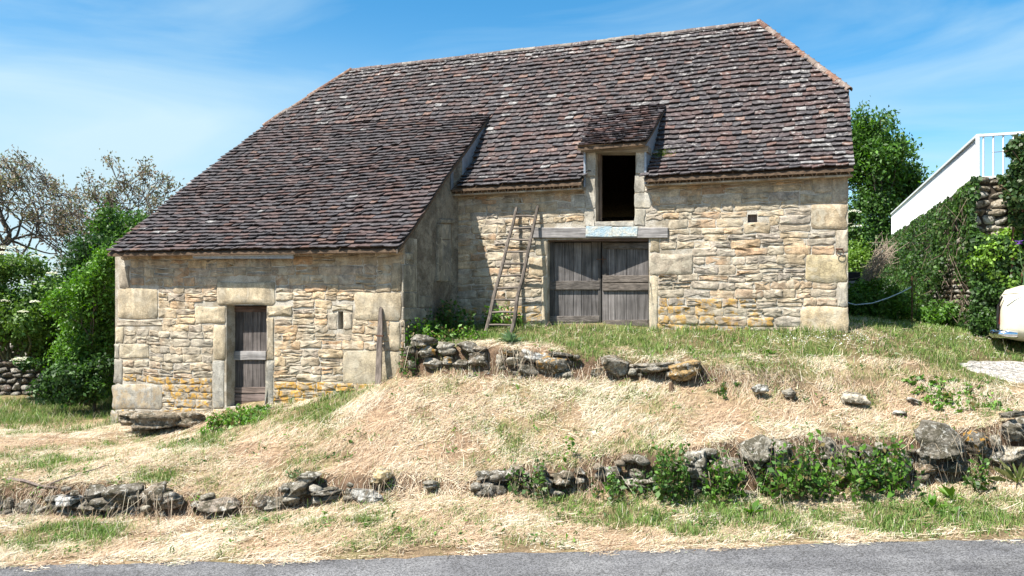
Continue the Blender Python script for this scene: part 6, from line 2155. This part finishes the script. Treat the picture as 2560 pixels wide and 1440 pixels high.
# straw
N = 610000
X, Y = scatter(N, RE - 0.32, 17.6)
g = green_of(X, Y)
edge_ = np.interp(X, rx, edge)
keep = ~inside_barn(X, Y) & (r.random(N) < (1.0 - 0.93 * sstep(0.35, 0.72, g)))
fall = sstep(-0.34, 0.12, Y - edge_ + (fbm(X * 1.5, Y * 1.5, 66, 3) - .5) * 0.5)
keep &= r.random(N) < fall ** 1.5
dens = fbm(X * 2.2, Y * 2.2, 71, 3)
keep &= r.random(N) < 0.12 + 1.25 * sstep(0.34, 0.56, dens)
keep &= ~(in_gravel(X, Y) & (r.random(N) < 0.97))
sl_ = np.abs(ground_raw(X, Y + 0.06) - ground_raw(X, Y - 0.06)) / 0.12
keep &= (sl_ < 1.0) | (r.random(N) < 0.25)
X, Y, g = X[keep], Y[keep], g[keep]; n = len(X)
on_road = Y < np.interp(X, rx, edge)
Z = ground(X, Y) + np.where(on_road, 0.03, 0.0) + r.uniform(0.004, 0.035, n)
zr_ = roadZ(X) + 0.02
Z = np.where(Y < np.interp(X, rx, edge) + 0.02, zr_ + r.uniform(0.0, 0.012, n), Z)
an = (fbm(X * 1.1, Y * 1.5, 140, 3) - 0.5) * 4.0 + r.normal(0.1, 0.75, n)
wildm = r.random(n) < 0.35
an = np.where(wildm, r.uniform(0, pi, n), an)
L = (0.03 + 0.19 * r.random(n) ** 1.8) * np.where(on_road, 0.6, 1.0)
dx, dy = np.cos(an) * L / 2, np.sin(an) * L / 2
Za = ground(X - dx, Y - dy); Zb = ground(X + dx, Y + dy)
rise = np.where(on_road, 0.0, np.abs(r.normal(0, 0.024, n)))
off = Z - ground(X, Y)
mixv = fbm(X * 0.8, Y * 0.8, 88, 3)
warm = sstep(0.40, 0.62, mixv)
ci = np.where(r.random(n) < 0.35 + 0.45 * warm, r.choice([2, 3, 5], n), r.choice([0, 1, 4], n))
white = (fbm(X * 0.7 + 9, Y * 1.1, 150, 3) > 0.55) & (r.random(n) < 0.6)
ci = np.where(white, r.choice([1, 4, 4], n), ci)
cc = STRAW[ci] * r.uniform(0.7, 1.2, (n, 1))
dark = r.random(n) < 0.10
cc[dark] *= np.array([0.45, 0.40, 0.36])
gg = (r.random(n) < g * 0.5)
cc[gg] = cc[gg] * 0.4 + GREEN[r.integers(5, size=gg.sum())] * 0.8
p0 = np.stack([X - dx, Y - dy, np.where(on_road, Z, Za + off)], 1)
p1 = np.stack([X + dx, Y + dy, np.where(on_road, Z + 0.004, Zb + off + rise)], 1)
wd_ = (r.uniform(0.0016, 0.0040, n))[:, None]
sd = np.stack([-np.sin(an), np.cos(an), r.normal(0.5, 0.5, n)], 1); sd /= np.linalg.norm(sd, axis=1, keepdims=True)
V = np.stack([p0 - sd * wd_, p0 + sd * wd_, p1 + sd * wd_ * 0.6, p1 - sd * wd_ * 0.6], 1).reshape(-1, 3)
obj("straw", V, np.arange(4 * n).reshape(n, 4), M['blade'], col=np.repeat(cc, 4, 0), kind="stuff", label="dry cut straw strewn over the slope and verge", origin=(0, 12, 0))
# grass blades
N = 390000
X, Y = scatter(N, RE + 0.02, 20.5)
g = green_of(X, Y)
keep = ~inside_barn(X, Y) & (r.random(N) < sstep(0.22, 0.75, g)) & ~in_gravel(X, Y)
tuft = fbm(X * 6, Y * 6, 99, 2)
keep &= r.random(N) < 0.35 + 1.2 * sstep(0.4, 0.62, tuft)
X, Y, g, tuft = X[keep], Y[keep], g[keep], tuft[keep]; n = len(X)
Z = ground(X, Y)
nearwall = inside_barn(X, Y + 0.25) | inside_barn(X + .15, Y + 0.12)
hgt = r.uniform(0.03, 0.095, n) * (0.7 + 0.9 * tuft) * np.where(nearwall, 1.5, 1.0) * np.where((X < -3) & (Y > 16.5), 1.8, 1.0)
an = r.uniform(0, 2 * pi, n); ln = hgt * r.uniform(0.2, 1.1, n)
wd_ = r.uniform(0.0028, 0.006, n)
sa = an + pi / 2 + r.normal(0, .4, n)
sd = np.stack([np.cos(sa) * wd_, np.sin(sa) * wd_, 0 * wd_], 1)
b = np.stack([X, Y, Z - 0.005], 1); t = b + np.stack([np.cos(an) * ln, np.sin(an) * ln, hgt], 1)
m = (b + t) / 2 + np.stack([0 * ln, 0 * ln, hgt * 0.16], 1)
cc = GREEN[r.integers(5, size=n)] * r.uniform(0.75, 1.3, (n, 1)) * (0.85 + 0.4 * fbm(X * 1.5, Y * 1.5, 111, 2))[:, None]
dry = r.random(n) < 0.22 * (1.2 - g)
cc[dry] = STRAW[r.integers(6, size=dry.sum())] * 0.85
V = np.stack([b - sd, b + sd, m + sd * .7, t, m - sd * .7], 1).reshape(-1, 3)
k = np.arange(n) * 5
Fq = np.stack([k, k + 1, k + 2, k + 4], 1)
Ft = np.stack([k + 4, k + 2, k + 3, k + 3], 1)
V4 = np.stack([b - sd, b + sd, t + sd * .15, t - sd * .15], 1)
V4[:, 2] = t + sd * 0.12; V4[:, 3] = t - sd * 0.12
V4 = np.stack([b - sd, b + sd, m + sd * .75, m - sd * .75, m + sd * .75, t + sd * .08, t - sd * .08, m - sd * .75], 1)
V4 = V4[:, [0, 1, 2, 3, 3, 2, 5, 6]].reshape(-1, 3)
Fq = np.arange(8 * n).reshape(-1, 4)
obj("grass", V4, Fq, M['blade'], col=np.repeat(cc, 8, 0), kind="stuff", label="green grass tufts and turf", origin=(0, 12, 0))
# dry roots and stems hanging over the low walls
def hang(n, line, x0, x1, drop, seed):
    r = np.random.default_rng(seed)
    X = r.uniform(x0, x1, n); X = X[fbm(X * 1.6, X * 0 + seed, 31, 3) > 0.48]; n = len(X)
    Yt = line(X) + r.uniform(0.0, 0.22, n); Zt = ground(X, Yt) + 0.01
    Y1 = line(X) - r.uniform(0.12, 0.42, n); L = drop * r.uniform(0.3, 1.1, n)
    X1 = X + r.normal(0, 0.22, n)
    Zb = np.maximum(ground(X1, Y1) + 0.02, Zt - L)
    b = np.stack([X, Yt, Zt], 1); m = np.stack([(X + X1) / 2, (Yt + Y1) / 2 - 0.06, Zt + r.normal(0, .02, n)], 1); t = np.stack([X1, Y1, Zb], 1)
    sd = np.tile(np.array([[0.003, 0, 0]]), (n, 1)) * r.uniform(.6, 1.4, (n, 1))
    V = np.stack([b - sd, b + sd, m + sd, m - sd, m - sd, m + sd, t + sd * .5, t - sd * .5], 1).reshape(-1, 3)
    cc = np.array([(0.28, 0.22, 0.16), (0.38, 0.31, 0.22), (0.17, 0.12, 0.085), (0.55, 0.48, 0.36)])[r.integers(4, size=n)] * r.uniform(.7, 1.2, (n, 1))
    return V, np.repeat(cc, 8, 0)
Va, ca = hang(700, yL, -9.0, 9.2, 0.42, 7)
Vb, cb = hang(420, yU, -1.9, 5.5, 0.38, 9)
V = np.vstack([Va, Vb])
obj("dry_roots", V, np.arange(len(V)).reshape(-1, 4), M['blade'], col=np.vstack([ca, cb]), kind="stuff", label="dry roots and dead stems hanging over the low walls", origin=(0, 12, 0))
# seedlings dotted through the straw
N = 1500
X, Y = scatter(N, RE + 0.1, 14.5)
gg_ = green_of(X, Y)
keep = ~inside_barn(X, Y) & ~in_gravel(X, Y) & (r.random(N) < 0.15 + gg_ + 0.5 * (fbm(X * .9, Y * .9, 321, 2) > .55))
X, Y = X[keep], Y[keep]; Z = ground(X, Y)
C = []; CS = []; SZ = []
for x, y, z in zip(X, Y, Z):
    sc_p = r.uniform(0.5, 1.5); c = np.array((GP_MID + GP_BRIGHT + [(0.14, 0.17, 0.08)])[r.integers(8)]) * r.uniform(.8, 1.3)
    for k in range(r.integers(5, 14)):
        C.append((x + r.normal(0, .035 * sc_p), y + r.normal(0, .035 * sc_p), z + abs(r.normal(0.025, .03 * sc_p)))); CS.append(c * r.uniform(.8, 1.2)); SZ.append(0.045 * sc_p)
V, Fq, col = leaves(np.array(C), np.array(SZ), np.array(CS), r, .5, .45)
obj("seedlings", V, Fq, M['leaf'], col=col, kind="stuff", label="small green seedlings dotted through the straw", origin=(0, 12, 0))
# daisies in the turf
n = 260; cxp = r.choice([2060, 2140, 1980, 2420], n) + r.normal(0, 35, n); C = []
for px_, py_ in zip(cxp, r.normal(852, 7, n)):
    x, y = pix_to_ground(px_, py_, 12.5, 17); C.append((x, y, gz(x, y) + r.uniform(.04, .08)))
V, Fq, col = leaves(np.array(C), 0.024, leafcols([(0.75, 0.75, 0.72)], n, r, .05), r, .9, .95)
obj("daisies", V, Fq, M['leaf'], col=col, kind="stuff", label="tiny white daisies in the terrace turf", origin=(4, 14, 2))
# taller dry stalks
N = 2600
X, Y = scatter(N, RE + 0.3, 14.6)
keep = ~inside_barn(X, Y) & ~in_gravel(X, Y) & (fbm(X * 1.2, Y * 1.2, 123, 3) > 0.50)
X, Y = X[keep], Y[keep]; n = len(X); Z = ground(X, Y)
hgt = r.uniform(0.08, 0.26, n); an = r.uniform(0, 2 * pi, n); ln = hgt * r.uniform(.1, .6, n)
b = np.stack([X, Y, Z], 1); t = b + np.stack([np.cos(an) * ln, np.sin(an) * ln, hgt], 1)
sd = np.tile(np.array([[0.0026, 0, 0]]), (n, 1))
V = np.stack([b - sd, b + sd, t + sd * .7, t - sd * .7], 1).reshape(-1, 3)
cc = np.where(r.random((n, 1)) < .55, STRAW[r.integers(6, size=n)], GREEN[r.integers(5, size=n)] * 1.2)
obj("dry_stalks", V, np.arange(4 * n).reshape(n, 4), M['blade'], col=np.repeat(cc, 4, 0), kind="stuff", label="thin standing dry stalks on the slope", origin=(0, 12, 0))
print("DONE objects", len(bpy.data.objects))
